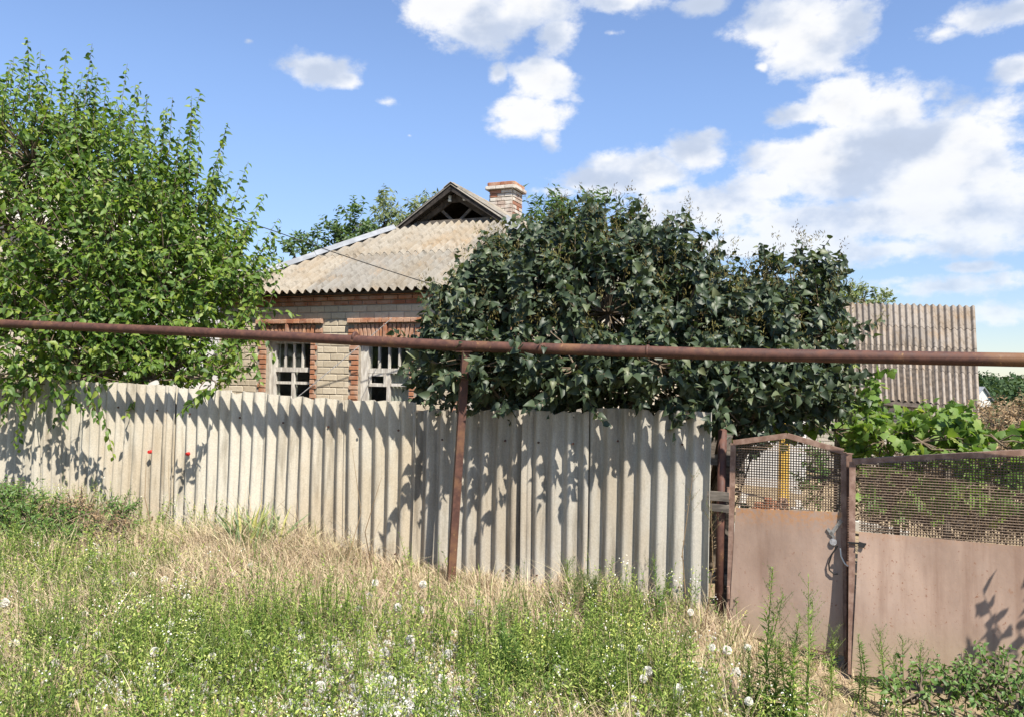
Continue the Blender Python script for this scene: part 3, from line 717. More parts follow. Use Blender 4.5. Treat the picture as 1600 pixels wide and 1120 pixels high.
    q = MB(); q.prism([(W - .08, .12, ZE + .02), (W - .08, DEPTH + .2, ZE + .02), (W / 2, DEPTH + .2, zr - .035), (W / 2, A, zr - .035), (ur, A, ZE + kf * A - .035)], th); q.build('roof_deck', M['wood_dark'], roof)
    q = MB(); q.prism([(.08, .12, ZE + .02), (ul, A, ZE + kf * A - .035), (W / 2, A, zr - .035), (W / 2, DEPTH + .2, zr - .035), (.08, DEPTH + .2, ZE + .02)], th); q.build('roof_deck', M['wood_dark'], roof)
    def Pf(u, v): return (u, v, ZE + kf * v + .02)
    kh = ks / kf
    hip = lambda u: min(u * kh, (W - u) * kh, A)
    cols = [.0, 1.05, 2.1, 3.15, 4.2, 5.25, W]; tone = [(.265, .24, .20), (.22, .205, .178), (.28, .25, .205), (.24, .22, .187), (.21, .197, .175)]
    vseam = 1.33
    for ci in range(6):
        for (va, vb, lift) in ((0.0, vseam + .06, 0), (vseam, A + .02, .012)):
            u0, u1 = cols[ci], cols[ci + 1]
            if va > 0 and (hip((u0 + u1) / 2) < va and hip(u0) < va and hip(u1) < va): continue
            nz = noise1(ci * 2 + (va > 0))
            wave_sheet('roof_sheet', lambda u, v, l=lift: (u, v, ZE + kf * v + .02 + l), lambda u, v: Nf, u0 - .02, u1 + .02, lambda u, va=va: va, lambda u, vb=vb: min(vb, hip(u) if hip(u) < A else vb),
                       M['roof'], roof, tone[(ci * 2 + (va > 0)) % 5], 2, .0, .007, jag=lambda u, e, nz=nz: .008 * nz(u) if e == 0 else 0)
    # side slopes, waves along v; v-direction of Pside is up the slope
    for side in (1, -1):
        nu = Ns if side > 0 else Nl
        def Ps(v, t, side=side): 
            u = W - t if side > 0 else t
            return (u, v, ZE + ks * t + .02)
        def hi_(v): return W / 2 if v > A - .22 else min(W / 2, v * kf / ks)
        def lo_(v): return 0. if v < A or True else 0.
        vcols = [0., 1.0, 2.0, A - .22, 3.3, 4.35, 5.4, 6.45, 7.5, 8.55, DEPTH + .3]
        for k in range(len(vcols) - 1):
            for (ta, tb, lf) in ((0., 1.6, 0.), (1.5, W / 2 - .01, .012)):
                va, vb = vcols[k], vcols[k + 1]
                lo2 = lambda v, ta=ta: ta if v > A - .05 or v < A - .22 else max(ta, ul - .55 * 0 - .0 if v < A - .05 else ta)
                if max(hi_(va + .001), hi_(vb)) < ta + .05: continue
                if k == 3: lo2 = lambda v, ta=ta: max(ta, min(v, A) * kf / ks - .02)
                wave_sheet('roof_sheet', lambda v, t, lf=lf, Ps=Ps: tuple(Vector(Ps(v, t)) + Vector((0, 0, lf))), lambda v, t, nu=nu: nu, va, vb + .02, lo2, lambda v, tb=tb: min(tb, hi_(v)),
                           M['roof'], roof, tone[(k + (ta > 0)) % 5], 2, 0, .007)
    # metal hip flashings (two lengths on the left hip), ridge cap
    def hipline(f, side): 
        v = A * f; u = v / kh; return Vector((u if side < 0 else W - u, v, ZE + kf * v + .055))
    for side, parts in ((-1, ((-.01, .13), (.1, .55), (.52, .93))), (1, ((-.01, .5), (.48, .98)))):
        for k, (f0, f1) in enumerate(parts):
            a, b = hipline(f0, side), hipline(f1, side); lift = Vector((0, 0, .012 * k)); wf = Vector((.17, 0, -.0)); q = MB()
            dn = (Vector((0.0, -.17, -.17 * kf)) * .6 + Vector((.12 * -side, 0, 0))); up = (Vector((side * .2, .05, -.2 * ks * .9)))
            vs = [a + dn + lift, b + dn + lift, b + Vector((0, 0, .045)) + lift, a + Vector((0, 0, .045)) + lift, b + up + lift, a + up + lift]
            q.add(vs, [(0, 1, 2, 3), (3, 2, 4, 5)]); o = q.build('hip_flashing', M['zinc'], roof); md = o.modifiers.new('t', 'SOLIDIFY'); md.thickness = .002
    q = MB(); vs = []; 
    for v in (A - .22, 5.0, DEPTH + .3): vs += [(W / 2 - .14, v, zr - .045), (W / 2, v, zr + .05), (W / 2 + .14, v, zr - .045)]
    q.add(vs, [(0, 3, 4, 1), (1, 4, 5, 2), (3, 6, 7, 4), (4, 7, 8, 5)]); o = q.build('ridge_cap', M['roof'], roof); o.color = (.46, .44, .40, 1); md = o.modifiers.new('t', 'SOLIDIFY'); md.thickness = .006
    # gablet: barge boards, sill board, rafters, insulators
    zg = ZE + kf * A; pk = Vector((W / 2, A - .18, zr - .01)); 
    for side in (-1, 1):
        e = Vector((W / 2 + side * (W / 2 - ul + .05), A - .18, zg - .02))
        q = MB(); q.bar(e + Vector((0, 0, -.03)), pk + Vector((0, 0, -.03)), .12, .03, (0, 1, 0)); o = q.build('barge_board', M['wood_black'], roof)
        q = MB(); q.bar(Vector((e.x - side * .18, A + .02, zg - .06)), Vector((pk.x, A + .02, zr - .16)), .1, .05, (0, 1, 0)); q.build('rafter', M['wood_dark'], roof)
        q = MB(); q.bar((W / 2 + side * .05, A + .06, zg + .04), (W / 2 + side * .42, A + .06, zg + .38), .05, .04, (0, 1, 0)); q.build('brace', M['wood_grey'], roof)
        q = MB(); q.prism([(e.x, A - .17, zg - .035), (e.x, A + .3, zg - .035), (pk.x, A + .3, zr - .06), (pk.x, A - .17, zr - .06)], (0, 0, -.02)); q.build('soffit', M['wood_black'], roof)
    q = MB(); q.bar((ul + .25, A - .03, zg + .03), (ur - .1, A - .03, zg + .03), .07, .05, (0, 1, 0)); q.build('sill_board', M['wood_grey'], roof)
    q = MB(); q.bar((W / 2 - .45, A + .03, zg + .42), (W / 2 + .45, A + .03, zg + .42), .06, .05, (0, 1, 0)); bm_ = q.build('crossbar', M['wood_dark'], roof)
    for du in (-.1, .2):
        q = MB(); c = Vector((W / 2 + du, A - .03, zg + .40)); q.tube([c, c + Vector((0, 0, .03)), c + Vector((0, 0, .05)), c + Vector((0, 0, .09)), c + Vector((0, 0, .12))], [.028, .036, .024, .034, .018], 10); q.build('insulator', M['ceramic'], roof)
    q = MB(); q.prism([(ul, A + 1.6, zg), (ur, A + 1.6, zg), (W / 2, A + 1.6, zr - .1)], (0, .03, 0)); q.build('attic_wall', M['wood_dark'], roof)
    # eaves fascia
    q = MB(); q.bar((.1, .12, ZE - .01), (W - .1, .12, ZE - .01), .05, .03, (0, 1, 0)); q.build('eaves_board', M['wood_dark'], root)
    # ---------------- chimney
    cu, cv = W / 2 + .05, 5.0; zc0, zc1 = zr - .55, EYE + 4.05
    q = MB(); q.span((cu - .25, cv - .25, zc0), (cu + .25, cv + .25, zc1 - .02)); ch = q.build('chimney', M['mortar'], root)
    cb = brick_meshes('chimney_brick', (.25, .06, .07), M['washed_brick']); z = zc0 + .1; k = 0
    while z < zc1:
        capz = z > zc1 - .15; hw = .275 if not capz else (.345 if z < zc1 - .07 else .31)
        meshes = cb if not capz or (k + face) % 3 else rb
        for face in range(4):
            ang = face * math.pi / 2; n = 2 if (k + face) % 2 == 0 else 3; tot = 2 * hw - .06
            for i in range(n):
                x = -tot / 2 + tot * (i + .5) / n; lp = Vector((x, -hw + .03 + rnd.uniform(-.004, .004), 0)); lp.rotate(Matrix.Rotation(ang, 3, 'Z'))
                put_brick(meshes[rnd.randrange(4)], 'brick', ch, (cu + lp.x, cv + lp.y, z + .036), (0, 0, ang), ((tot / n - .008) / .25, 1, 1))
        z += .08; k += 1
    q = MB(); q.span((cu - .29, cv - .29, zc1 - .005), (cu + .29, cv + .29, zc1 + .015)); q.build('chimney_top', M['mortar'], ch)
    return root
house()

# ------------------------------------------------------------------ cables
def cable(name, pts, r, lab, cat, m='black'):
    c = sum((Vector(p) for p in pts), Vector()) / len(pts); o = MB().tube([Vector(p) - c for p in pts], r, 6).build(name, M[m]); o.location = c; return tag(o, lab, cat)
def sag(a, b, n, s): return [a.lerp(b, i / n) - Vector((0, 0, s * 4 * (i / n) * (1 - i / n))) for i in range(n + 1)]
cable('overhead_cable', sag(at(-30, 200, 11.8), at(436, 364, 11.3), 10, .02)[:-1] + sag(at(436, 364, 11.3), at(760, 470, 11.2), 8, .03), .0065, 'black overhead cable slanting from the leafy tree across the hip roof', 'cable')
cable('stay_wire', sag(at(612, 498, 11.8), at(440, 640, 10.4), 6, .01), .006, 'thin pale slanting wire between the two front windows', 'wire', 'steel')

# ------------------------------------------------------------------ shed on the right
def shed():
    TL, TR = at(1215, 471, 22.3), at(1523, 479, 20.0); BR, BL = at(1532, 653, 17.4), at(1222, 628, 19.6)
    base = (BL + BR) / 2; base.z = -.4; root = empty('shed', base, 0, 'old shed with a tall streaky corrugated roof, half hidden by vines', 'shed'); inv = Matrix.Translation(-base)
    Lw = (TR - TL).length; Ln = (BR - TR).length; nrm = (TR - TL).cross(BR - TR).normalized() * -1
    if nrm.y > 0: nrm = -nrm
    def Pt(u, v): f, g = u / Lw, v; return inv @ (TL.lerp(TR, f)).lerp(BL.lerp(BR, f), g)
    q = MB(); q.prism([inv @ (p - nrm * .05) for p in (TL, TR, BR - (BR - TR) * .06, BL - (BL - TL) * .06)], -nrm * .04); roof = q.build('roof', M['wood_dark'], root)
    ncol = 5; rows = [(0, .225, 0), (.205, .42, -1), (.40, .625, -2), (.60, .905, -3)]
    tones = [(.235, .205, .175), (.27, .235, .20), (.205, .18, .155), (.25, .22, .19)]
    for ri, (a, b, k) in enumerate(rows):
        for c in range(ncol):
            u0, u1 = Lw * c / ncol, Lw * (c + 1) / ncol + .05; nz = noise1(ri * 7 + c); dl = (-.012 * ri + .006 * (c % 2)); sl = rnd.uniform(-.008, .008)
            wave_sheet('roof_sheet', lambda u, v, dl=dl: Vector(Pt(u, v)) + nrm * dl, lambda u, v: nrm, u0, min(u1, Lw), lambda u, a=a: a, lambda u, b=b, sl=sl: b + sl, M['shed_roof'], roof, tones[(ri * 3 + c) % 4], 2, 0, .008, jag=lambda u, e, nz=nz: .006 * nz(u))
    u0 = Lw * .72; nz = noise1(77)
    wave_sheet('roof_sheet', lambda u, v: Vector(Pt(u, v)) - nrm * .06, lambda u, v: nrm, u0, Lw - .02, lambda u: .86, lambda u: 1.0, M['shed_roof'], roof, tones[0], 2, 0, .008, jag=lambda u, e, nz=nz: .006 * nz(u))
    # back slope and walls
    back = Vector((-nrm.x, -nrm.y, 0)).normalized() * 2.6
    q = MB(); q.prism([inv @ (TL - nrm * .05), inv @ (TR - nrm * .05), inv @ (TR + back - Vector((0, 0, 2.6))), inv @ (TL + back - Vector((0, 0, 2.6)))], (0, 0, -.05)); o = q.build('back_slope', M['wood_dark'], root)
    fr = (BR - BL); fr.z = 0; fl = fr.length; fr.normalize(); fn = Vector((fr.y, -fr.x, 0)); ins = -fn
    o0 = BL + ins * .35; o0.z = g1(o0.x, o0.y) - .1; zt = min(BL.z, BR.z) + .12
    q = MB(); q.prism([inv @ p for p in (o0 + ins * .06, o0 + ins * .06 + fr * (fl - .28), Vector((*(o0 + ins * .06 + fr * (fl - .28)).xy, zt)), Vector((*(o0 + ins * .06).xy, zt)))], ins * .25); wall = q.build('wall', M['mortar'], root)
    sideR = o0 + fr * (fl - .28); q = MB(); back2 = ins * 4.6
    q.prism([inv @ p for p in (sideR + ins * .31, sideR + back2, Vector((*(sideR + back2).xy, zt)), Vector((*(sideR + ins * 2.4).xy, TR.z - .25)), Vector((*(sideR + ins * .31).xy, zt)))], -fr * .2); q.build('side_wall', M['plaster'], root)
    gb = brick_meshes('shed_brick', (.25, .06, .07), M['grey_brick']); yaw = math.atan2(fr.y, fr.x); items = []; solo = []
    z = o0.z + .1; k = 0
    while z < zt:
        u = -(k % 2) * .13
        while u < fl - .3:
            a, b = max(u, 0), min(u + .26, fl - .28); u += .26
            if b - a < .05: continue
            p = inv @ (o0 + fr * ((a + b) / 2) + ins * .03); it = (gb[rnd.randrange(4)], (p.x, p.y, z - base.z + .035), (0, 0, yaw), ((b - a - .01) / .25, 1, 1))
            (solo if a > fl - 2.3 and z > .5 else items).append(it)
        z += .08; k += 1
    for (me, l, r_, s_) in solo: put_brick(me, 'brick', wall, l, r_, s_)
    join_bricks('brickwork', M['grey_brick'], wall, items)
shed()

# ------------------------------------------------------------------ neighbours
def neighbour():
    a = at(-260, 600, 15.5); root = empty('neighbour_house', (a.x, a.y, 0), R(-14), 'beige neighbouring house mostly hidden behind the big leafy tree', 'house')
    W_, D_, H_, Rz = 4.6, 7.0, 4.5, 6.6
    q = MB(); q.prism([(0, 0, -.3), (W_, 0, -.3), (W_, 0, H_), (W_ / 2, 0, Rz), (0, 0, H_)], (0, .3, 0)); wall = q.build('wall', M['beige'], root)
    q = MB(); q.span((W_ - .3, .3, -.3), (W_, D_, H_)); q.build('wall', M['plaster'], root)
    q = MB(); q.span((0, .3, -.3), (.3, D_, H_)); q.build('wall', M['plaster'], root)
    for s_, x in ((1, 0), (-1, W_)):
        e = Vector((x - s_ * .35, -.3, H_ - .35 * (Rz - H_) / (W_ / 2))); r_ = Vector((W_ / 2, -.3, Rz + .01)); q = MB(); q.prism([e, r_, r_ + Vector((0, D_ + .5, 0)), e + Vector((0, D_ + .5, 0))], (0, 0, .06)); o = q.build('roof', M['roof'], root); o.color = (.46, .43, .37, 1)
    q = MB(); q.span((1.7, -.03, 2.9), (2.9, -.003, 4.1)); f = q.build('window', M['wood_white'], root)
    q = MB(); q.span((1.8, -.038, 3.0), (2.26, -.032, 4.0)); q.build('pane', M['black'], f); q = MB(); q.span((2.34, -.038, 3.0), (2.8, -.032, 4.0)); q.build('pane', M['black'], f)
neighbour()

def kitchen():
    a = at(1172, 780, 15.6); root = empty('summer_kitchen', (a.x, a.y, -.35), R(-22), 'whitewashed outbuilding seen through the narrow gate screen', 'outbuilding')
    q = MB(); q.span((-1.2, 0, -.2), (.95, 3.0, 2.35)); q.build('wall', M['plaster'], root)
    q = MB(); q.prism([(-1.4, -.3, 2.3), (1.15, -.3, 2.3), (1.15, 3.2, 2.9), (-1.4, 3.2, 2.9)], (0, 0, .05)); o = q.build('roof', M['roof'], root); o.color = (.44, .41, .36, 1)
    q = MB(); q.span((-.9, -.04, -.15), (-.1, -.005, 1.75)); d_ = q.build('door', M['wood_grey'], root); q = MB(); q.span((-.2, -.08, .8), (-.16, -.042, .95)); q.build('handle', M['steel'], d_)
kitchen()
def yard_bits():
    p = at(1224, 795, 13.6); z = g1(p.x, p.y); root = empty('yellow_post', (p.x, p.y, z), 0, 'yellow painted post behind the narrow gate screen', 'post')
    q = MB(); q.bar((0, 0, -.1), (.01, 0, 2.0), .14, .14); q.build('shaft', M['yellow'], root); q = MB(); q.box((.01, 0, 2.01), (.17, .17, .03)); q.build('cap', M['yellow'], root)
    p = at(1207, 800, 12.6); z = g1(p.x, p.y); root = empty('brick_pile', (p.x, p.y, z), .3, 'small heap of red bricks on the yard floor behind the gate', 'bricks')
    me = brick_meshes('pile_brick', (.25, .12, .065), M['red_brick'], 3)
    for k in range(10):
        lay = k // 4; put_brick(me[k % 3], 'brick', root, ((k % 2) * .27 - .13 + lay * .05, (k % 4 // 2) * .14 + lay * .03, .035 + lay * .07), (0, 0, rnd.uniform(-.15, .15) + lay * .5))
    a, b = at(1236, 790, 12.8), at(1420, 812, 12.0); q = MB(); a.z = g1(a.x, a.y); b.z = g1(b.x, b.y); q.bar(a + Vector((0, 0, .06)), b + Vector((0, 0, .06)), .2, .14, (0, 0, 1)); q.build('kerb', M['concrete'], kind='structure')
    q = MB(); n = 16; vs = []; fs = []
    for i in range(n + 1):
        f = i / n; c = at(1215, 900, 7.2).lerp(at(1205, 800, 14.5), f); 
        for sgn in (-1, 1): x = c.x + sgn * .55; vs.append((x, c.y, g1(x, c.y) + .012))
    for i in range(n): fs.append((2 * i, 2 * i + 1, 2 * i + 3, 2 * i + 2))
    q.add(vs, fs); q.build('path', M['concrete'], kind='structure')
yard_bits()

# ------------------------------------------------------------------ foliage
def tmpl(mid, edge, droop=.18, fold=.14):
    """folded leaf: edge = [(y, halfwidth)], returns verts and triangles in leaf space (x across, y along, z up)"""
    v = [(0, 0, 0)]; n = len(edge)
    for (y, w) in edge: z = -droop * y * y; v += [(0, y, z), (-w, y + .02, z + fold * w / .4), (w, y + .02, z + fold * w / .4)]
    v.append((0, 1, -droop)); tip = len(v) - 1; t = [(0, 1, 2), (0, 3, 1)]
    for i in range(n - 1):
        a, b = 1 + 3 * i, 4 + 3 * i; t += [(a, b, b + 1), (a, b + 1, a + 1), (a, a + 2, b + 2), (a, b + 2, b)]
    a = 1 + 3 * (n - 1); t += [(a, tip, a + 1), (a, a + 2, tip)]
    return np.array(v, float), np.array(t, int)
T_OVAL = tmpl(0, [(.28, .26), (.62, .20)], .30, .13)
T_HEART = tmpl(0, [(.08, .32), (.32, .42), (.66, .25)], .45, .20)
T_NARROW = tmpl(0, [(.4, .085)], .3, .03)
T_LANCE = tmpl(0, [(.4, .16)], .3, .06)
def t_grape():
    pts = [(0, -.02), (.22, -.12), (.46, .04), (.36, .24), (.56, .46), (.33, .56), (.26, .74), (0, 1.0)]
    v = [(0, .38, .05)] + [(x, y, -.10 * (x * x + (y - .4) ** 2) * 2) for x, y in pts] + [(-x, y, -.10 * (x * x + (y - .4) ** 2) * 2) for x, y in pts[1:-1]]
    t = [(0, i, i + 1) for i in range(1, 8)]; L = [1] + list(range(9, 15)) + [8]; t += [(0, b, a) for a, b in zip(L, L[1:])]
    return np.array(v, float), np.array(t, int)
T_GRAPE = t_grape()
T_PANICLE = (np.array([(0, 0, 0), (.10, .45, 0), (-.10, .45, 0), (0, 1, 0), (0, .45, .10), (0, .45, -.10)], float), np.array([(0, 1, 3), (0, 3, 2), (0, 4, 3), (0, 3, 5)]))

def norm(a): return a / np.maximum(1e-9, np.linalg.norm(a, axis=-1, keepdims=True))
def leaf_frame(A, Nn):
    A = norm(A); X = norm(np.cross(A, Nn)); return X, A, np.cross(X, A)
def leaf_arrays(P, A, Nn, S, T):
    X, A, Z = leaf_frame(A, Nn); tv, tt = T; n = len(P)
    v = P[:, None, :] + S[:, None, None] * (tv[None, :, 0:1] * X[:, None, :] + tv[None, :, 1:2] * A[:, None, :] + tv[None, :, 2:3] * Z[:, None, :])
    t = tt[None] + (np.arange(n) * len(tv))[:, None, None]
    return v.reshape(-1, 3), t.reshape(-1, 3)
def foliage(name, P, A, Nn, S, T, mat, parent, solo=0, off=(0, 0, 0), leafname='leaf', vis=None, lo=0., hi=1.):
    """leaves: the `solo` ones that show largest are objects of their own, the rest one joined part"""
    P = np.asarray(P) - np.asarray(off); n = len(P); var = lo + (hi - lo) * nr.random(n); one = np.zeros(n, bool)
    if solo:
        W_ = P + np.asarray(off); sc_ = S / np.maximum(1, W_[:, 1]); px = W_[:, 0] / W_[:, 1]; ok = (np.abs(px) < .64)
        key = -W_[:, 1] * 1.0 + S * 4 + (0 if vis is None else vis); key[~ok] = -99; idx = np.argsort(-key)[:solo]; one[idx] = True
        me = np_mesh(leafname, *T, mat); X, Ax, Z = leaf_frame(A, Nn)
        for i in idx:
            o = bpy.data.objects.new(leafname, me); s_ = S[i]
            m = Matrix(((X[i, 0] * s_, Ax[i, 0] * s_, Z[i, 0] * s_, P[i, 0]), (X[i, 1] * s_, Ax[i, 1] * s_, Z[i, 1] * s_, P[i, 1]), (X[i, 2] * s_, Ax[i, 2] * s_, Z[i, 2] * s_, P[i, 2]), (0, 0, 0, 1)))
            col.objects.link(o); o.parent = parent; o.matrix_basis = m
    k = ~one; v, t = leaf_arrays(P[k], A[k], Nn[k], S[k], T)
    return np_obj(name, v, t, mat, parent, np.repeat(var[k], len(T[0])), kind='stuff')

def rand_dirs(n):
    d = nr.normal(size=(n, 3)); return norm(d)
def grow_twigs(ells, n, up=.5, out=.6, length=(.4, .8), shell=.35, jitter=.5):
    """twig starts in the crown's lobes (centre, radii), pointing outwards and up"""
    vol = np.array([e[1][0] * e[1][1] * e[1][2] for e in ells]) ** .8; pick = nr.choice(len(ells), n, p=vol / vol.sum())
    c = np.array([e[0] for e in ells])[pick]; r = np.array([e[1] for e in ells])[pick]
    d = rand_dirs(n); rad = (shell + (1 - shell) * nr.random(n)) ** .6
    P = c + d * r * rad[:, None]; D = norm(d * out + np.array([0, 0, up]) + nr.normal(size=(n, 3)) * jitter * .5)
    L = length[0] + (length[1] - length[0]) * nr.random(n); return P, D, L
def twig_leaves(P, D, L, per, size, droop=.35, spread=.9, face=(0.1, -.35, .75), curve=.25):
    """alternate leaves along each twig; returns leaf arrays and twig polylines"""
    n = len(P); f = (np.arange(per) + .6) / per; f = f[None, :] + nr.uniform(-.3, .3, (n, per)) / per
    side = norm(np.cross(D, nr.normal(size=(n, 3)))); bend = side * curve * 0.6 + np.array([0, 0, -curve * .5])
    pts = P[:, None, :] + D[:, None, :] * (L[:, None] * f)[..., None] + bend[:, None, :] * (L[:, None] * f * f)[..., None]
    T_ = norm(D[:, None, :] + 2 * bend[:, None, :] * f[..., None]); ang = 2.4 * np.arange(per)[None, :] + nr.uniform(0, 6.3, (n, 1)) + nr.normal(size=(n, per)) * .4
    b1 = norm(np.cross(T_, np.array([.31, .2, .93]))); b2 = np.cross(T_, b1)
    rad = b1 * np.cos(ang)[..., None] + b2 * np.sin(ang)[..., None]
    A = norm(T_ * (1 - spread * .5) + rad * spread + np.array([0, 0, -droop]) * nr.uniform(.4, 1.5, (n, per, 1)))
    Nn = norm(np.array(face) + nr.normal(size=(n, per, 3)) * .58)
    S = (size[0] + (size[1] - size[0]) * nr.random((n, per))) * (1 - .35 * f ** 3)
    polys = [(P[i], P[i] + D[i] * L[i] * .5 + bend[i] * L[i] * .25, P[i] + D[i] * L[i] + bend[i] * L[i]) for i in range(n)]
    return pts.reshape(-1, 3), A.reshape(-1, 3), Nn.reshape(-1, 3), S.reshape(-1), polys
def wood(name, root, base, hub, ells, polys, r0, mat_t, mat_b, nlimb=7, twr=.006):
    """tapered trunk to hub, limbs into the lobes, twigs"""
    q = MB(); b = Vector(base); h = Vector(hub); off = b
    mid = b.lerp(h, .5) + Vector((rnd.uniform(-.06, .06), rnd.uniform(-.06, .06), 0))
    q.tube([(0, 0, -.15), b.lerp(mid, .15) - off, mid - off, h - off], [r0 * 1.25, r0, r0 * .85, r0 * .7], 10); tr = q.build('trunk', M[mat_b], root, True)
    q = MB(); cents = [Vector(e[0]) for e in ells]
    for c in cents:
        a = h.lerp(b, rnd.uniform(0, .35)); m1 = a.lerp(c, .5) + Vector((rnd.uniform(-.15, .15), rnd.uniform(-.15, .15), rnd.uniform(0, .2)))
        q.tube([a - off, m1 - off, c - off], [r0 * .5, r0 * .33, r0 * .14], 7)
    ca = np.array([tuple(c) for c in cents])
    for i, (a, m_, e) in enumerate(polys):
        if i % 2 == 0:
            j = int(np.argmin(((ca - a) ** 2).sum(1))); c = cents[j]; va = Vector(a)
            q.tube([c - off, c.lerp(va, .55) + Vector((rnd.uniform(-.05, .05),) * 3) - off, va - off], [twr * 2.2, twr * 1.6, twr], 4, False)
        q.tube([Vector(a) - off, Vector(m_) - off, Vector(e) - off], [twr, twr * .7, twr * .3], 4, False)
    br = q.build('branches', M[mat_t], root, True); br['kind'] = 'stuff'; return tr
def lobes_at(rows):
    """rows (px, py, Y, rpx, rpy, ry) -> lobe centre and radii in metres"""
    return [(tuple(at(px, py, Y)), (rx * Y / F_PX, ry, rz * Y / F_PX)) for (px, py, Y, rx, rz, ry) in rows]

def cat(*parts):
    return [np.concatenate(x) for x in zip(*[p[:4] for p in parts])], sum((p[4] for p in parts), [])

def mulberry():
    base = at(110, 700, 10.9); base.z = g1(base.x, base.y)
    root = empty('mulberry_tree', base, 0, 'tall bright green leafy tree hanging over the left end of the fence', 'tree')
    E = lobes_at([(50, 255, 10.6, 90, 85, .9), (140, 245, 11, 70, 65, .8), (205, 300, 10.7, 80, 75, 1.0), (285, 350, 10.9, 60, 60, .8), (60, 360, 10.4, 110, 90, .9), (180, 380, 10.3, 120, 95, 1.0), (310, 420, 10.6, 80, 70, .8),
                  (362, 415, 10.9, 34, 42, .5), (40, 500, 10.2, 90, 70, .7), (190, 500, 10.0, 120, 70, .75), (292, 512, 10.2, 72, 66, .7), (-110, 300, 10.8, 120, 160, 1.0), (-90, 480, 10.3, 120, 90, .8), (200, 560, 9.9, 150, 35, .4), (60, 575, 9.6, 90, 40, .4), (335, 578, 10.1, 45, 28, .4), (120, 570, 9.7, 120, 35, .5), (270, 580, 9.8, 90, 25, .35), (368, 455, 10.6, 34, 38, .4), (140, 450, 10.2, 130, 80, .9), (260, 450, 10.2, 100, 70, .8), (150, 585, 9.5, 110, 22, .35), (240, 592, 9.5, 90, 16, .3), (320, 592, 9.6, 60, 14, .25), (60, 590, 9.6, 80, 25, .3), (180, 540, 9.7, 130, 45, .5)])
    P, D, L = grow_twigs(E, 1900, .6, .5, (.3, .7), .2); a = twig_leaves(P, D, L, 13, (.085, .135), .75, .85)
    # vigorous upright shoots along the top
    tips = [(260, 250), (290, 260), (330, 300), (365, 320), (180, 170), (120, 150), (230, 210), (400, 370), (60, 120), (150, 110), (45, 58), (20, 95), (75, 100), (105, 72), (143, 66), (168, 120), (195, 96), (235, 150), (262, 165), (310, 140), (300, 190), (355, 190), (345, 230), (390, 250), (415, 300), (436, 340), (425, 370), (125, 110), (0, 120), (-40, 70), (-90, 90), (60, 75), (215, 130), (275, 150), (440, 400), (412, 440)]
    tp = np.array([tuple(at(x, y, 10.5 + rnd.uniform(-.5, .6))) for x, y in tips]); ln = np.array([rnd.uniform(1.0, 1.8) for _ in tips]); dr = norm(np.array([(.04 + .25 * max(0, (x - 300) / 140), rnd.uniform(-.1, .1), 1.0 - .5 * max(0, (x - 330) / 100)) for x, y in tips]))
    tp = np.concatenate([tp, tp + nr.normal(size=tp.shape) * np.array([.16, .2, .1]) - np.array([0, 0, .22])]); ln = np.tile(ln, 2); dr = norm(np.tile(dr, (2, 1)) + nr.normal(size=(len(ln), 3)) * .05); b = twig_leaves(tp - dr * ln[:, None], dr, ln, 40, (.085, .14), .9, .9, curve=.04)
    # branches drooping over the fence towards the road
    hang = [(60, 590, 20, 690), (100, 585, 60, 640), (130, 590, 150, 655), (150, 600, 178, 712), (20, 585, 5, 660), (80, 590, 105, 665), (40, 580, 30, 700), (330, 600, 278, 645), (340, 604, 300, 632), (-30, 570, -50, 700), (120, 600, 100, 640), (390, 540, 410, 600), (370, 540, 380, 590), (400, 480, 432, 560), (5, 590, 40, 650), (-10, 560, -30, 660), (90, 600, 130, 640)]
    hp = np.array([tuple(fhit(x0, y0, .28 + rnd.uniform(-.05, .2)) if x0 < 350 else at(x0, y0, 10)) for x0, y0, x1, y1 in hang]); he = np.array([tuple(fhit(x1, y1, .30 + rnd.uniform(0, .2)) if x0 < 350 else at(x1, y1, 9.7)) for x0, y0, x1, y1 in hang])
    hl = np.linalg.norm(he - hp, axis=1); c = twig_leaves(hp, norm(he - hp), hl * 1.0, 18, (.075, .12), .5, .8, curve=.05)
    (LP, LA, LN, LS), polys = cat(a, b, c)
    v = np.zeros(len(LP)); v[len(P) * 13:] = 1.0
    foliage('foliage', LP, LA, LN, LS, T_OVAL, M['mulberry'], root, 280, base, vis=v)
    wood('w', root, base, (base.x + .1, base.y, 2.0), E, polys, .12, 'twig', 'bark')
mulberry()

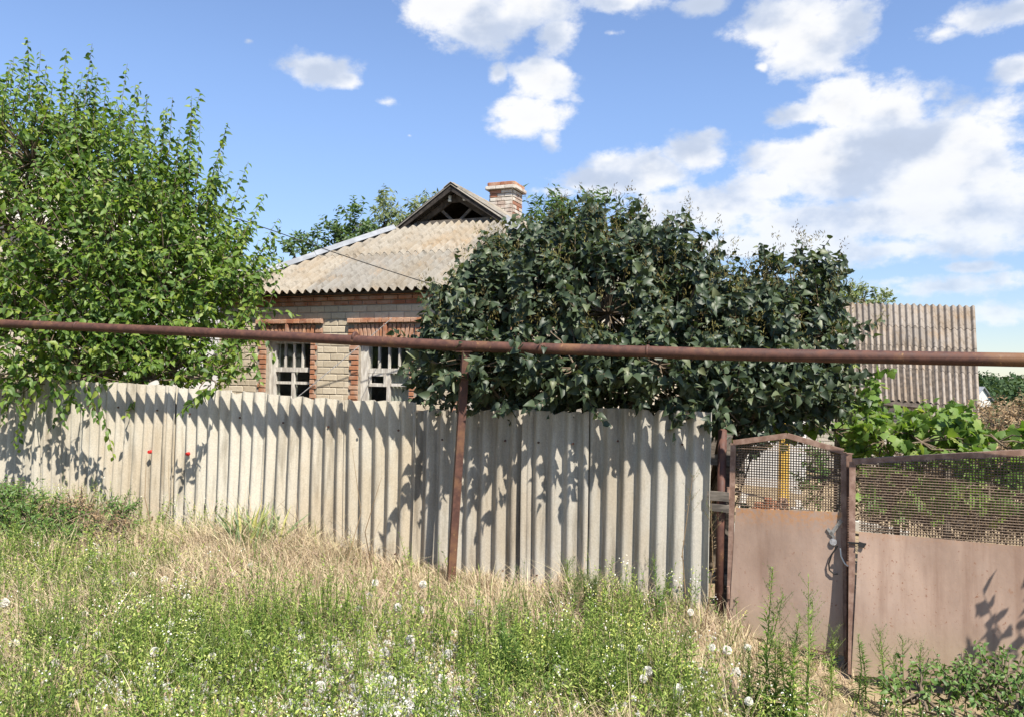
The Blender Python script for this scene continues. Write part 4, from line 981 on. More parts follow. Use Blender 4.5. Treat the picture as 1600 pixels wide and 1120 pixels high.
def lilac(name, rows, nt, lab, basepx, seed_, tips):
    base = at(*basepx); base.z = g1(base.x, base.y); root = empty(name, base, 0, lab, 'bush'); E = lobes_at(rows)
    P, D, L = grow_twigs(E, nt, .45, .8, (.18, .42), .3); a = twig_leaves(P, D, L, 11, (.055, .125), .3, .9, (.12, -.5, .7))
    tp = np.array([tuple(at(x, y, basepx[2] + rnd.uniform(-.5, .3))) for x, y in tips]); ln = np.array([rnd.uniform(.45, .8) for _ in tips]); dr = norm(np.array([(rnd.uniform(-.15, .15), rnd.uniform(-.1, .1), 1.) for _ in tips]))
    b = twig_leaves(tp - dr * ln[:, None], dr, ln, 14, (.07, .10), .2, .85, curve=.02)
    (LP, LA, LN, LS), polys = cat(a, b)
    foliage('foliage', LP, LA, LN, LS, T_HEART, M['lilac'], root, 285, base, vis=np.clip(1.2 - np.abs(LP[:, 2] - 2.4) * .3, 0, 1))
    # dry seed panicles on the upper twigs
    n = int(len(P) * .24); i = nr.permutation(np.where(P[:, 2] > EYE + .2)[0])[:n]; tipsP = np.concatenate([P[i] + D[i] * L[i][:, None], tp]); m = len(tipsP); k = 18
    pp = np.repeat(tipsP, k, 0) + nr.normal(size=(m * k, 3)) * np.array([.022, .022, .045]) + np.array([0, 0, .06]); aa = norm(nr.normal(size=(m * k, 3)) * .6 + np.array([0, 0, .9])); ss = nr.uniform(.026, .046, m * k)
    v, t = leaf_arrays(pp - np.array(base), aa, rand_dirs(m * k), ss, T_PANICLE); np_obj('seed_panicles', v, t, M['panicle'], root, np.repeat(np.repeat(nr.random(m), k), 6), kind='stuff')
    wood('w', root, base, (base.x, base.y, .9), E, polys, .06, 'twig', 'bark', twr=.005)
lilac('lilac_bush', [(752, 490, 8.1, 65, 65, .7), (705, 555, 7.9, 50, 50, .5), (805, 440, 8.5, 65, 55, .7), (875, 420, 8.5, 75, 70, .8), (965, 405, 8.4, 80, 65, .8), (1045, 440, 8.4, 65, 70, .8), (830, 500, 7.9, 95, 80, .75), (950, 490, 7.8, 100, 80, .8), (1060, 510, 7.8, 80, 80, .7), (780, 590, 7.5, 90, 42, .5), (900, 590, 7.3, 100, 42, .5), (1020, 590, 7.1, 85, 45, .5),
                     (900, 575, 7.1, 130, 30, .22), (1030, 570, 6.95, 90, 30, .2), (740, 570, 7.3, 60, 35, .3), (680, 605, 8, 30, 25, .3), (850, 600, 7.6, 160, 35, .5), (1000, 600, 7.3, 110, 35, .4)], 1500,
      'largest dark green lilac, spread over the middle of the fence before the house', (900, 800, 8.3), 3,
      [(962, 312), (985, 308), (940, 330), (905, 305), (1072, 330), (1060, 350), (1100, 370), (900, 335), (860, 345), (770, 370), (830, 350), (880, 320), (1005, 335), (1020, 345)])
lilac('lilac_bush', [(1145, 500, 8.3, 40, 40, .6), (1240, 455, 8.2, 58, 40, .6), (1150, 530, 7.8, 70, 65, .7), (1230, 520, 7.9, 70, 50, .7), (1275, 530, 8.0, 32, 40, .5), (1180, 600, 7.4, 85, 50, .55), (1255, 595, 7.8, 60, 40, .5), (1130, 630, 7.0, 40, 40, .35), (1180, 650, 7.2, 45, 25, .3), (1280, 590, 8.0, 25, 25, .4), (1200, 625, 7.6, 100, 40, .5), (1170, 570, 7.6, 80, 60, .6), (1245, 605, 7.8, 60, 40, .5)], 800,
      'lower dark lilac to the right of the biggest one, rising above the narrow gate', (1108, 800, 8.0), 4,
      [(1150, 385), (1245, 372), (1215, 400), (1268, 388), (1280, 425), (1180, 410), (1145, 400), (1255, 380), (1130, 690), (1150, 710), (1128, 720)])

def vine():
    base = at(1400, 800, 8.8); base.z = g1(base.x, base.y); root = empty('grape_vine', base, 0, 'bright green grape vine on a trellis behind the wide gate, before the shed', 'vine')
    E = lobes_at([(1390, 675, 8.6, 45, 22, .35), (1460, 668, 8.4, 45, 25, .35), (1340, 655, 8.4, 30, 30, .3), (1300, 670, 8.0, 60, 18, .3), (1240, 665, 8.2, 40, 16, .25), (1380, 690, 8.0, 60, 25, .3), (1480, 680, 8.0, 50, 28, .3), (1345, 590, 8.6, 18, 35, .2), (1440, 690, 7.6, 80, 20, .25), (1420, 762, 7.8, 110, 22, .3), (1540, 765, 7.6, 110, 26, .3), (1620, 765, 7.6, 90, 26, .3), (1560, 690, 7.7, 60, 16, .3), (1660, 700, 7.7, 60, 30, .3)])
    P, D, L = grow_twigs(E, 260, .1, .7, (.1, .3), .3); a = twig_leaves(P, D, L, 8, (.065, .14), .5, 1.0, (.1, -.5, .45))
    tips = [(1445, 605), (1385, 608), (1512, 612), (1470, 615), (1350, 575), (1360, 600), (1515, 640), (1330, 615)]
    tp = np.array([tuple(at(x, y, 8.4)) for x, y in tips]); ln = np.array([.5] * len(tips)); dr = norm(np.array([(rnd.uniform(-.3, .3), 0, 1.) for _ in tips])); b = twig_leaves(tp - dr * ln[:, None], dr, ln, 9, (.06, .12), .4, .9)
    (LP, LA, LN, LS), polys = cat(a, b)
    foliage('foliage', LP, LA, LN, LS, T_GRAPE, M['grape'], root, 290, base, vis=(LP[:, 2] > 1.3) * 2.)
    wood('w', root, base, (base.x, base.y, 1.2), E, polys, .03, 'twig', 'bark', twr=.005)
    tr = empty('vine_trellis', (base.x, base.y + .1, base.z), 0, 'grey wooden trellis carrying the grape vine', 'trellis'); inv = Matrix.Translation(-tr.location)
    for px in (1310, 1480, 1640):
        p = at(px, 700, 8.5); q = MB(); q.bar(inv @ Vector((p.x, p.y, g1(p.x, p.y) - .1)), inv @ Vector((p.x, p.y, 1.75)), .06, .06); q.build('post', M['wood_grey'], tr)
    for pa, pb in (((1230, 672), (1700, 690)), ((1260, 745), (1700, 760))):
        q = MB(); q.bar(inv @ at(pa[0], pa[1], 8.45), inv @ at(pb[0], pb[1], 8.45), .03, .03); q.build('crossbar', M['wood_grey'], tr)
vine()

def bush(name, lab, cate, rows, n, mat, T, size, per=10, Lr=(.3, .6), basepx=None, up=.5, group=None, tips=(), droop=.3, hub=1.5, r0=.07, tl=(.6, 1.2), face=(.1, -.35, .75)):
    b = at(*basepx); b.z = g1(b.x, b.y); root = empty(name, b, 0, lab, cate, group); E = lobes_at(rows)
    P, D, L = grow_twigs(E, n, up, .7, Lr, .3); parts = [twig_leaves(P, D, L, per, size, droop, .85, face)]
    if tips:
        tp = np.array([tuple(at(x, y, basepx[2] + rnd.uniform(-.4, .4))) for x, y in tips]); ln = np.array([rnd.uniform(*tl) for _ in tips]); dr = norm(np.array([(rnd.uniform(-.12, .12), 0, 1.) for _ in tips]))
        parts.append(twig_leaves(tp - dr * ln[:, None], dr, ln, per * 3, size, droop, .8, curve=.02))
    (LP, LA, LN, LS), polys = cat(*parts)
    foliage('crown' if cate == 'tree' else 'foliage', LP, LA, LN, LS, T, M[mat], root, 0, b)
    wood('w', root, b, (b.x, b.y, b.z + hub), E, polys, r0, 'twig', 'bark', twr=.006); return root
bush('dark_leaf_tree', 'dark leaved tree rising just behind the left hip of the roof', 'tree', [(495, 385, 22, 18, 22, .5), (525, 375, 22, 20, 28, .5), (555, 350, 22, 16, 32, .5), (570, 385, 22, 45, 30, .8), (460, 400, 22, 30, 20, .6), (540, 430, 22, 70, 45, 1.)], 260, 'ash', T_OVAL, (.13, .2), basepx=(540, 600, 22), tips=[(552, 305), (488, 355), (528, 335), (556, 320)], hub=2.5, r0=.15)
bush('pale_leaf_tree', 'pale feathery tree with tall thin shoots beside the roof gable', 'tree', [(600, 350, 24, 25, 38, .6), (640, 350, 24, 22, 30, .6), (665, 330, 24, 14, 28, .5), (620, 420, 24, 60, 50, 1.)], 260, 'silver', T_LANCE, (.18, .3), basepx=(620, 600, 24), tips=[(600, 288), (600, 296), (664, 292), (640, 322), (585, 320), (612, 315), (650, 318), (680, 300)], hub=2.5, r0=.15, droop=.8)
bush('walnut_tree', 'bright green tree top showing between chimney and largest lilac', 'tree', [(850, 350, 19, 40, 40, .8), (900, 345, 19, 40, 35, .8), (880, 420, 19, 80, 60, 1.2), (940, 350, 19, 30, 40, .7)], 260, 'ash', T_LANCE, (.18, .28), basepx=(880, 600, 19), tips=[(835, 315), (850, 312), (870, 310), (890, 318), (910, 320)], hub=2.5, r0=.15, tl=(.3, .6))
bush('poplar_sapling', 'light green treetop peeking over the ridge of the corrugated shed', 'tree', [(1310, 470, 27, 35, 22, .8), (1350, 472, 27, 35, 18, .8), (1380, 475, 27, 12, 10, .5), (1330, 530, 27, 60, 50, 1.2)], 230, 'silver', T_OVAL, (.14, .22), basepx=(1330, 610, 27), tips=[(1296, 440), (1310, 444), (1330, 448), (1350, 446), (1366, 448), (1384, 458)], hub=2.5, r0=.15, tl=(.4, .8))
bush('dry_bush', 'brown withered bush at the right edge beyond the wide gate', 'bush', [(1560, 670, 13.5, 60, 36, .7), (1620, 660, 13.5, 50, 34, .7), (1530, 690, 13.2, 30, 28, .5), (1600, 720, 13, 80, 40, .7)], 420, 'dry_leaf', T_LANCE, (.06, .11), basepx=(1580, 800, 13.5), hub=.5, r0=.05, Lr=(.2, .45), per=12)
bush('yard_bush', 'green shrub beside the yard kerb seen through the narrow gate screen', 'bush', [(1290, 750, 11.5, 40, 28, .4), (1340, 740, 11.5, 40, 34, .4), (1310, 700, 11.8, 30, 25, .4)], 90, 'deep_weed', T_OVAL, (.06, .1), basepx=(1300, 790, 11.5), hub=.3, r0=.02, Lr=(.2, .4))
bush('dead_bush', 'brown withered scrub coloured dark for shade, on the yard soil behind the wide gate', 'bush', [(1400, 800, 9.6, 60, 35, .4), (1520, 800, 9.2, 80, 40, .4), (1640, 800, 9, 60, 40, .4), (1450, 740, 10, 110, 25, .5), (1420, 770, 9.3, 110, 40, .4), (1560, 780, 9.0, 110, 50, .4)], 750, 'shaded_dry', T_LANCE, (.05, .09), basepx=(1500, 860, 9.4), hub=.2, r0=.02, Lr=(.2, .5))  # dense scrub, its leaf colour carries the shade behind the gate screen
bush('roadside_tree', 'tree just outside the frame whose leaf shadow lies on the wide gate', 'tree', [(1955, 590, 4.9, 62, 60, .28), (1915, 680, 4.8, 45, 60, .25), (2010, 640, 4.9, 90, 120, .4), (2010, 480, 5.0, 110, 90, .4)], 110, 'mulberry', T_OVAL, (.10, .15), basepx=(2120, 1000, 5.1), hub=1.3, r0=.08, Lr=(.2, .4), per=8)

# ------------------------------------------------------------------ far country
def far_country():
    N = 800; azs = nr.uniform(-.75, .85, N); r = nr.uniform(165, 430, N); x = r * np.sin(azs); y = r * np.cos(azs); z = gh(x, y); per = 230
    rad = nr.uniform(2.5, 5.0, N); c = np.stack([x, y, z + rad * .7], 1); d = rand_dirs(N * per); P = np.repeat(c, per, 0) + d * np.repeat(rad, per)[:, None] * np.array([1, 1, .85]) * (nr.random((N * per, 1)) ** .4)
    TQ = (np.array([(0, 0, 0), (.4, .5, .1), (-.4, .5, .1), (0, 1, 0)], float), np.array([(0, 1, 3), (0, 3, 2)])); S = np.repeat(rad, per) * nr.uniform(.14, .30, N * per); v, t = leaf_arrays(P, rand_dirs(N * per), norm(d + np.array([0, 0, .6])), S, TQ)
    o = np_obj('far_woods', v, t, M['far_wood'], None, np.repeat(np.repeat(nr.random(N), per) * .6 + nr.random(N * per) * .4, 4), kind='stuff'); tag(o, 'distant green wooded hillside on the horizon', 'woods')
    p = at(1535, 618, 140); root = empty('far_house', (p.x, p.y, p.z - 2), .5, 'tiny white gable far off below the wooded hill', 'house'); q = MB(); q.prism([(-2.6, 0, 0), (2.6, 0, 0), (2.6, 0, 1.2), (0, 0, 3.4), (-2.6, 0, 1.2)], (0, 5, 0)); q.build('wall', M['plaster'], root)
    q = MB()
    for s_ in (-1, 1): q.prism([(s_ * 3.0, -.4, 1.0), (0, -.4, 3.5), (0, 5.4, 3.5), (s_ * 3.0, 5.4, 1.0)], (0, 0, .15))
    q.build('roof', M['zinc'], root)
far_country()

# ------------------------------------------------------------------ verge: grass, weeds, seed heads
def vnoise(x, y, sc_, seed=0):
    r = np.random.default_rng(seed); tot = np.zeros_like(x); 
    for k in range(7):
        a = r.uniform(0, 6.28); f = sc_ * r.uniform(.5, 1.9); tot += np.sin((x * np.cos(a) + y * np.sin(a)) * f + r.uniform(0, 6.28))
    return tot / 3.2
def verge_points(n, dmax=5.6):
    n = int(n * 1.45); s = nr.uniform(-6.5, 14.0, n); d = nr.uniform(.03, dmax, n); x = FO.x + FT.x * s + FN.x * d; y = FO.y + FT.y * s + FN.y * d
    k = (y > 2.6) & (np.abs(x / np.maximum(y, .1)) < 1.08); return s[k], d[k], x[k], y[k]
def greenness(s, d, x, y):
    g = .5 + .42 * vnoise(x, y, 1.9, 2) + .25 * vnoise(x, y, 5.5, 5)
    dry = np.exp(-((d - .7) / .75) ** 2) * ((s > .8) & (s < 6.5)) * .65
    g = g - .13 - dry + .22 * np.clip((d - 1.2) / .8, 0, 1) + .12 * (d > 2.6)
    g = g - .35 * np.exp(-((s + .9) / .9) ** 2) * (d < 2.0)
    return np.clip(g, 0, 1)
def bare(s, d):                                              # trodden strip in front of the gates
    return np.clip(np.exp(-((s + 1.7) / .8) ** 2) * np.exp(-((d - .7) / .8) ** 2) * 1.25, 0, 1)
STRAW = np.array([[.50, .40, .25], [.58, .49, .32], [.40, .31, .20], [.46, .34, .25], [.54, .48, .29]]); GREEN = np.array([[.16, .225, .045], [.23, .30, .06], [.30, .35, .085], [.11, .175, .035], [.27, .32, .09]])
def blades(name, n, hmin, hmax, w, dry_only=False, lean=.6, seed=1, lab=None):
    s, d, x, y = verge_points(n); g = greenness(s, d, x, y); keep = nr.random(len(s)) > bare(s, d) * .93
    if dry_only: keep &= nr.random(len(s)) < (1.05 - g)
    s, d, x, y, g = s[keep], d[keep], x[keep], y[keep], g[keep]; m = len(s); z = gh(x, y) - .01
    nc = max(10, m // 45); ci_ = nr.integers(0, nc, m); cl = nr.random(m) < .62; cx, cy = x[nr.integers(0, m, nc)], y[nr.integers(0, m, nc) * 0 + np.arange(nc) % m]
    pick = nr.integers(0, m, nc); cx, cy = x[pick], y[pick]; rr = np.abs(nr.normal(size=m)) * .07; aa_ = nr.uniform(0, 6.28, m)
    x = np.where(cl, cx[ci_] + rr * np.cos(aa_), x); y = np.where(cl, cy[ci_] + rr * np.sin(aa_), y); s, d = sd_of(x, y); g = greenness(s, d, x, y) + (nr.random(nc)[ci_] - .5) * .7 * cl; z = gh(x, y) - .01
    inside = (d > .02) & (nr.random(m) > bare(s, d) * .8); x, y, z, s, d, g, cl, aa_, ci_, rr = (q[inside] for q in (x, y, z, s, d, g, cl, aa_, ci_, rr)); m = len(x); ch = nr.uniform(.65, 1.25, nc)[ci_]
    isg = (nr.random(m) < g) & (not dry_only); ci = nr.integers(0, 5, m); c = np.where(isg[:, None], GREEN[ci], STRAW[ci]) * nr.uniform(.75, 1.15, (m, 1))
    hgt = nr.uniform(hmin, hmax, m) * (.75 + .3 * vnoise(x, y, 1.3, 9)) * (1 - .55 * np.exp(-((s + 1.7) / 1.1) ** 2) * (d < 1.8)); hgt = np.maximum(hgt * np.where(cl, ch, .8), .05)
    la = nr.uniform(0, 6.28, m); wind = vnoise(x, y, .8, 4) * .8 + 2.6; la = np.where(nr.random(m) < .55, la, wind + nr.normal(size=m) * .5); la = np.where(cl & (nr.random(m) < .7), aa_, la)
    lm = nr.uniform(.1, 1.0, m) * lean * np.where(isg, .8, 1.6); dx, dy = np.cos(la) * lm, np.sin(la) * lm
    fa = nr.uniform(0, 6.28, m); fx, fy = np.cos(fa), np.sin(fa); W_ = w * nr.uniform(.6, 1.3, m) * (1 + .15 * y)
    lv = [(0, 1), (.4, .8), (.75, .5)]; V = []
    for f, k in lv:
        px, py, pz = x + dx * hgt * f * f, y + dy * hgt * f * f, z + hgt * (f - .25 * lm * f * f)
        V += [np.stack([px - fx * W_ * k, py - fy * W_ * k, pz], 1), np.stack([px + fx * W_ * k, py + fy * W_ * k, pz], 1)]
    V.append(np.stack([x + dx * hgt, y + dy * hgt, z + hgt * (1 - .25 * lm)], 1)); v = np.stack(V, 1).reshape(-1, 3)
    t0 = np.array([(0, 1, 3), (0, 3, 2), (2, 3, 5), (2, 5, 4), (4, 5, 6)]); t = (t0[None] + (np.arange(m) * 7)[:, None, None]).reshape(-1, 3)
    o = np_obj(name, v, t, M['tint'], None, colr=np.repeat(c, 7, 0), kind='stuff'); return tag(o, lab, 'grass')
blades('meadow_grass', 120000, .10, .34, .0026, lab='mixed green and straw coloured grass covering the verge below the fence')
blades('dry_grass', 60000, .16, .46, .0014, True, .95, lab='dry straw grass leaning along the foot of the fence')

blades('straw_tufts', 26000, .32, .70, .0015, True, 1.25, lab='long bleached grass stalks bent over in tufts along the verge')
def leafy_stems(name, n, hgt, lab, cate, mix=0.0):
    s, d, x, y = verge_points(n, 5.4); g = greenness(s, d, x, y); k = (nr.random(len(s)) < g * 1.1 - mix) & (nr.random(len(s)) > bare(s, d)); s, d, x, y = s[k], d[k], x[k], y[k]; m = len(s); z = gh(x, y)
    P = np.stack([x, y, z], 1); D = norm(np.stack([nr.normal(size=m) * .22, nr.normal(size=m) * .22, np.ones(m)], 1)); L = nr.uniform(*hgt, m)
    LP, LA, LN, LS, polys = twig_leaves(P, D, L, 20, (.022, .05), -.15, .8, (0, -.2, .8), curve=.12)
    v, t = leaf_arrays(LP, LA, LN, LS, T_LANCE); base = GREEN[nr.integers(0, 5, m)] * nr.uniform(.8, 1.2, (m, 1)); o = np_obj(name, v, t, M['tint'], None, colr=np.repeat(np.repeat(base, 20, 0), len(T_LANCE[0]), 0), kind='stuff'); tag(o, lab, cate)
    q = MB()
    for a, b, c in polys: q.tube([a, b, c], [.0028, .0022, .001], 3, False)
    so = q.build('stems', M['weed'], o); so['kind'] = 'stuff'
    return np.array([p[2] for p in polys]), s, d
tips_, ts_, td_ = leafy_stems('green_weeds', 15000, (.14, .52), 'low leafy green weeds filling the roadside verge', 'weeds')

def tiny_flowers():
    i = (nr.random(len(tips_)) < .30) & (vnoise(tips_[:, 0], tips_[:, 1], 1.7, 21) > -.1); p = tips_[i]; k = 7; m = len(p); q = np.repeat(p, k, 0) + nr.normal(size=(m * k, 3)) * np.array([.03, .03, .025])
    T = (np.array([(-.5, -.5, 0), (.5, -.5, .1), (.5, .5, 0), (-.5, .5, .1)]), np.array([(0, 1, 2), (0, 2, 3)])); v, t = leaf_arrays(q, rand_dirs(m * k), norm(nr.normal(size=(m * k, 3)) + np.array([0, -.5, 1])), nr.uniform(.005, .010, m * k), T)
    pal = np.array([[.62, .58, .16], [.70, .68, .55], [.55, .56, .20], [.75, .74, .68]]); c = np.repeat(pal[nr.integers(0, 4, m)], k, 0); o = np_obj('tiny_flowers', v, t, M['tint'], None, colr=np.repeat(c, 4, 0), kind='stuff'); tag(o, 'tiny yellow and white flowers sprinkled over the weeds', 'flowers')
tiny_flowers()

def puff_mesh(name, k, r_in, w, seed):
    g = np.random.default_rng(seed); d = g.normal(size=(k, 3)); d = d / np.linalg.norm(d, axis=1, keepdims=True); b = np.cross(d, g.normal(size=(k, 3))); b = b / np.linalg.norm(b, axis=1, keepdims=True); L = g.uniform(.8, 1.05, (k, 1))
    v = np.stack([d * r_in, d * L - b * w, d * L + b * w], 1).reshape(-1, 3); t = np.arange(k * 3).reshape(-1, 3); return np_mesh(name, v, t, M['fluff'])
def seed_heads():
    pm = [puff_mesh('puff', 260, .15, .26, k) for k in range(4)]; stem_cache = None
    spots = [(140, 944), (150, 925), (205, 972), (178, 985), (135, 965), (255, 975), (130, 1030), (5, 1025), (1078, 996), (1112, 1027), (1136, 1026), (1168, 1016), (1000, 1045), (1012, 1072), (970, 1045), (1005, 1080), (1030, 966), (660, 960), (745, 980), (735, 998), (655, 1000), (585, 960), (575, 985), (745, 1042), (750, 1105), (720, 1100), (620, 1000), (560, 1010),
             (470, 1050), (480, 1080), (520, 1060), (545, 1075), (600, 1060), (640, 1045), (700, 1060), (690, 1085), (610, 1090), (660, 1100), (575, 1100), (500, 1100), (430, 1065), (200, 1060), (215, 1045), (240, 1080), (160, 1090), (120, 1080), (60, 1060), (85, 1095), (290, 1000), (310, 1035), (330, 1080), (365, 950), (390, 930), (945, 1060), (1060, 1085), (1170, 1095), (870, 1075), (1095, 1060), (1150, 1050), (385, 1050), (20, 1075), (40, 1100), (150, 1060), (265, 1040)]
    for k, (px, py) in enumerate(spots):
        Yg = 5.0 + (1120 - py) / 170 * 2.0 * (1.0 if px < 900 else .85); Yg = 4.7 + max(0, (1100 - py)) * .0155
        p = at(px, py, Yg); z = g1(p.x, p.y); h = max(.12, p.z - z); r_ = rnd.uniform(.025, .035)
        root = empty('seed_head', (p.x, p.y, z), rnd.uniform(0, 6), 'round white fluffy seed head ' + ('in the weeds at the left of the verge' if px < 330 else 'amid pale fluff in the middle foreground' if px < 800 and py > 1020 else 'near the dry grass in the middle of the verge' if px < 800 else 'in the weeds before the last fence sheets' if px < 1060 else 'in the weeds just before the narrow gate'), 'seed head', 'white seed heads dotted over the verge')
        q = MB(); q.tube([(0, 0, 0), (.01, .01, h * .5), (0, 0, h)], .0025, 4); q.build('stem', M['weed'], root)
        o = link(bpy.data.objects.new('puff', pm[k % 4]), root); o.location = (0, 0, h); o.scale = (r_,) * 3
    # denser fluff of the thistles in the foreground: nobody could count it
    n = 2600; px = np.concatenate([nr.normal(590, 85, n // 2), nr.normal(180, 120, n // 4), nr.uniform(-50, 1150, n // 4)]); py = np.concatenate([nr.normal(1080, 32, n // 2), nr.normal(1070, 35, n // 4), nr.uniform(960, 1120, n // 4)]); V = []; T = []; b = 0
    for i in range(len(px)):
        p = at(px[i], min(py[i], 1135), 4.5 + max(0, 1110 - py[i]) * .0155 + nr.normal() * .1); zz = g1(p.x, p.y); p.z = max(p.z, zz + .06); g = nr.normal(size=(16, 3)); d = norm(g + np.array([0, 0, .6])); bb = norm(np.cross(d, nr.normal(size=(16, 3)))); r_ = nr.uniform(.009, .019); pp = np.array(p)
        V.append((pp + r_ * np.stack([d * .1, d - bb * .22, d + bb * .22], 1)).reshape(-1, 3)); T.append(np.arange(48).reshape(-1, 3) + b); b += 48
    o = np_obj('thistle_fluff', np.concatenate(V), np.concatenate(T), M['fluff'], None, kind='stuff'); tag(o, 'whitish thistle fluff spread over the foreground weeds', 'fluff')
seed_heads()

# tall single weeds
def weed_leaves(base, ln, dense, leaf, wild=.2):
    """narrow leaves up a bent stem, drooping at the base, upright at the tip"""
    f = np.sort(nr.uniform(.06, 1.0, dense)); a = 2.4 * np.arange(dense) + nr.normal(size=dense) * .5; bend = nr.normal(size=2) * .05
    P = np.array(base)[None] + np.array(ln)[None] * f[:, None] + np.stack([bend[0] * f * (1 - f) * 4, bend[1] * f * (1 - f) * 4, 0 * f], 1) * np.linalg.norm(ln)
    A = norm(np.stack([np.cos(a), np.sin(a), .15 + .95 * f + nr.normal(size=dense) * wild], 1)); S = nr.uniform(*leaf, dense) * np.interp(f, [0, .25, .6, 1], [.8, 1, .8, .35]); Nn = norm(np.stack([-np.cos(a) * .6, -np.sin(a) * .6, np.ones(dense)], 1) + nr.normal(size=(dense, 3)) * .25)
    mid = np.array(base) + np.array(ln) * .5 + np.array([bend[0], bend[1], 0]) * np.linalg.norm(ln); return P, A, Nn, S, mid
def tall_weed(px, pyb, pyt, Y, lab, grp, mat='weed', dense=70, leaf=(.045, .085), brush=True, lean=0., stems=2):
    b = at(px, pyb, Y); b.z = g1(b.x, b.y); top = at(px + lean, pyt, Y); H = max(.25, top.z - b.z); root = empty('tall_weed', b, 0, lab, 'weed', grp); dry = mat == 'dry_leaf'
    if dry: stems = 1
    q = MB(); parts = []; buds = []
    for k in range(stems):
        h = H * (1 if k == 0 else rnd.uniform(.6, .9)); o_ = Vector((0, 0, 0)) if k == 0 else Vector((rnd.uniform(-.07, .07), rnd.uniform(-.06, .06), 0))
        ln = Vector(((top.x - b.x) if k == 0 else rnd.uniform(-.12, .12) * h, rnd.uniform(-.06, .06), h)); P, A, Nn, S, mid = weed_leaves(o_, ln, int(dense * (1 if dry else 1.3)), leaf if dry else (leaf[0] * 1.1, leaf[1] * 1.2)); parts.append((P, A, Nn, S))
        q.tube([o_ - Vector((0, 0, .02)), (o_ * .5 + Vector(mid) * .5) , Vector(mid), o_ + ln], [.006, .005, .004, .0015], 5)
        if brush:
            for j in range(9):
                f = rnd.uniform(.72, 1.0); st = o_ + ln * f; an = rnd.uniform(0, 6.3); e = st + Vector((math.cos(an), math.sin(an), 1.3)) * rnd.uniform(.04, .10) * (1.25 - f) * 2.2
                q.tube([st, e], [.0015, .0008], 3, False); buds += [tuple(st.lerp(e, t_ / 5)) for t_ in range(1, 6)]
    q.build('stem', M['weed' if not dry else mat], root)
    P, A, Nn, S = [np.concatenate(x) for x in zip(*parts)]; v, t = leaf_arrays(P, A, Nn, S, T_NARROW); np_obj('leaves', v, t, M[mat], root, np.repeat(nr.random(len(P)) * .8 + rnd.random() * .2, len(T_NARROW[0])), kind='stuff')
    if buds:
        k = len(buds) * 2; v, t = leaf_arrays(np.repeat(np.array(buds), 2, 0) + nr.normal(size=(k, 3)) * .006, norm(nr.normal(size=(k, 3)) * .5 + np.array([0, 0, 1.])), rand_dirs(k), nr.uniform(.010, .020, k), T_PANICLE); np_obj('flower_buds', v, t, M['silver'], root, np.repeat(nr.random(k), 6), kind='stuff')
    return root
def feathery_weeds():
    s, d, x, y = verge_points(900, 5.2); g = greenness(s, d, x, y); k = (nr.random(len(s)) < g) & (nr.random(len(s)) > bare(s, d)) & (d > .25); s, d, x, y = (q[k][:210] for q in (s, d, x, y)); parts = []; cols = []; q = MB()
    for i in range(len(x)):
        c = GREEN[nr.integers(0, 4)] * nr.uniform(.75, 1.1)
        for j in range(rnd.randint(3, 9)):
            o_ = Vector((x[i] + rnd.gauss(0, .07), y[i] + rnd.gauss(0, .07), 0)); o_.z = g1(o_.x, o_.y); h = rnd.uniform(.28, .62); ln = Vector((rnd.gauss(0, .13) * h, rnd.gauss(0, .13) * h, h))
            P, A, Nn, S, mid = weed_leaves(o_, ln, 34, (.03, .07), .3); parts.append((P, A, Nn, S)); cols.append(np.repeat((c * rnd.uniform(.85, 1.15))[None], 34 * len(T_NARROW[0]), 0)); q.tube([o_, Vector(mid), o_ + ln], [.0035, .0028, .001], 3, False)
    P, A, Nn, S = [np.concatenate(z) for z in zip(*parts)]; v, t = leaf_arrays(P, A, Nn, S, T_NARROW); o = np_obj('feathery_weeds', v, t, M['tint'], None, colr=np.concatenate(cols), kind='stuff'); tag(o, 'taller clumps of narrow leaved green weeds across the verge', 'weeds')
    so = q.build('stems', M['weed'], o); so['kind'] = 'stuff'
feathery_weeds()
G = 'tall upright roadside weeds'
tall_weed(1212, 1150, 888, 4.75, 'tallest bushy green weed before the narrow gate', G, dense=150, leaf=(.06, .10), stems=6)
tall_weed(1258, 1160, 898, 4.7, 'tall slender pale green weed next to the tallest one, before the gates', G, dense=85)
tall_weed(1300, 1095, 985, 5.7, 'small green weed at the gap between the two gates, left one', G, dense=50)
tall_weed(1340, 1085, 990, 5.75, 'short dense green weed against the left edge of the wide gate', G, 'deep_weed', 90, brush=False)
tall_weed(1374, 1080, 985, 5.6, 'thin weed with pale buds against the wide gate panel', G, dense=45)
tall_weed(1410, 1085, 995, 5.5, 'thin yellowish green weed leaning before the wide gate panel', G, dense=35, lean=-6)
tall_weed(1440, 1090, 1010, 5.45, 'small weed before the middle of the wide gate', G, dense=40)
tall_weed(778, 1120, 945, 5.1, 'dense dark green weed spike in the middle of the foreground', G, 'deep_weed', 110, (.05, .085), False, stems=4)
tall_weed(805, 1130, 1000, 5.0, 'lower green weed just right of the dense spike in the foreground', G, 'deep_weed', 90, (.05, .09), False)
tall_weed(886, 940, 872, 6.7, 'narrow green weed standing against the corrugated fence, right of the steel post', G, dense=70)
tall_weed(858, 960, 908, 6.5, 'short dark weed spike at the fence foot, right of the steel post', G, 'deep_weed', 60, brush=False)
tall_weed(910, 950, 893, 6.5, 'bushy bluish green weed at the fence foot below the seam of the last sheets', G, 'deep_weed', 80, (.04, .07), stems=6)
tall_weed(930, 960, 900, 6.4, 'bushy weed crowding the foot of the last fence sheet', G, 'deep_weed', 80, (.04, .07), stems=5)
tall_weed(1020, 960, 872, 6.2, 'dark leafy weed against the last fence sheet, left of the dry stalk', G, 'deep_weed', 60, (.05, .09))
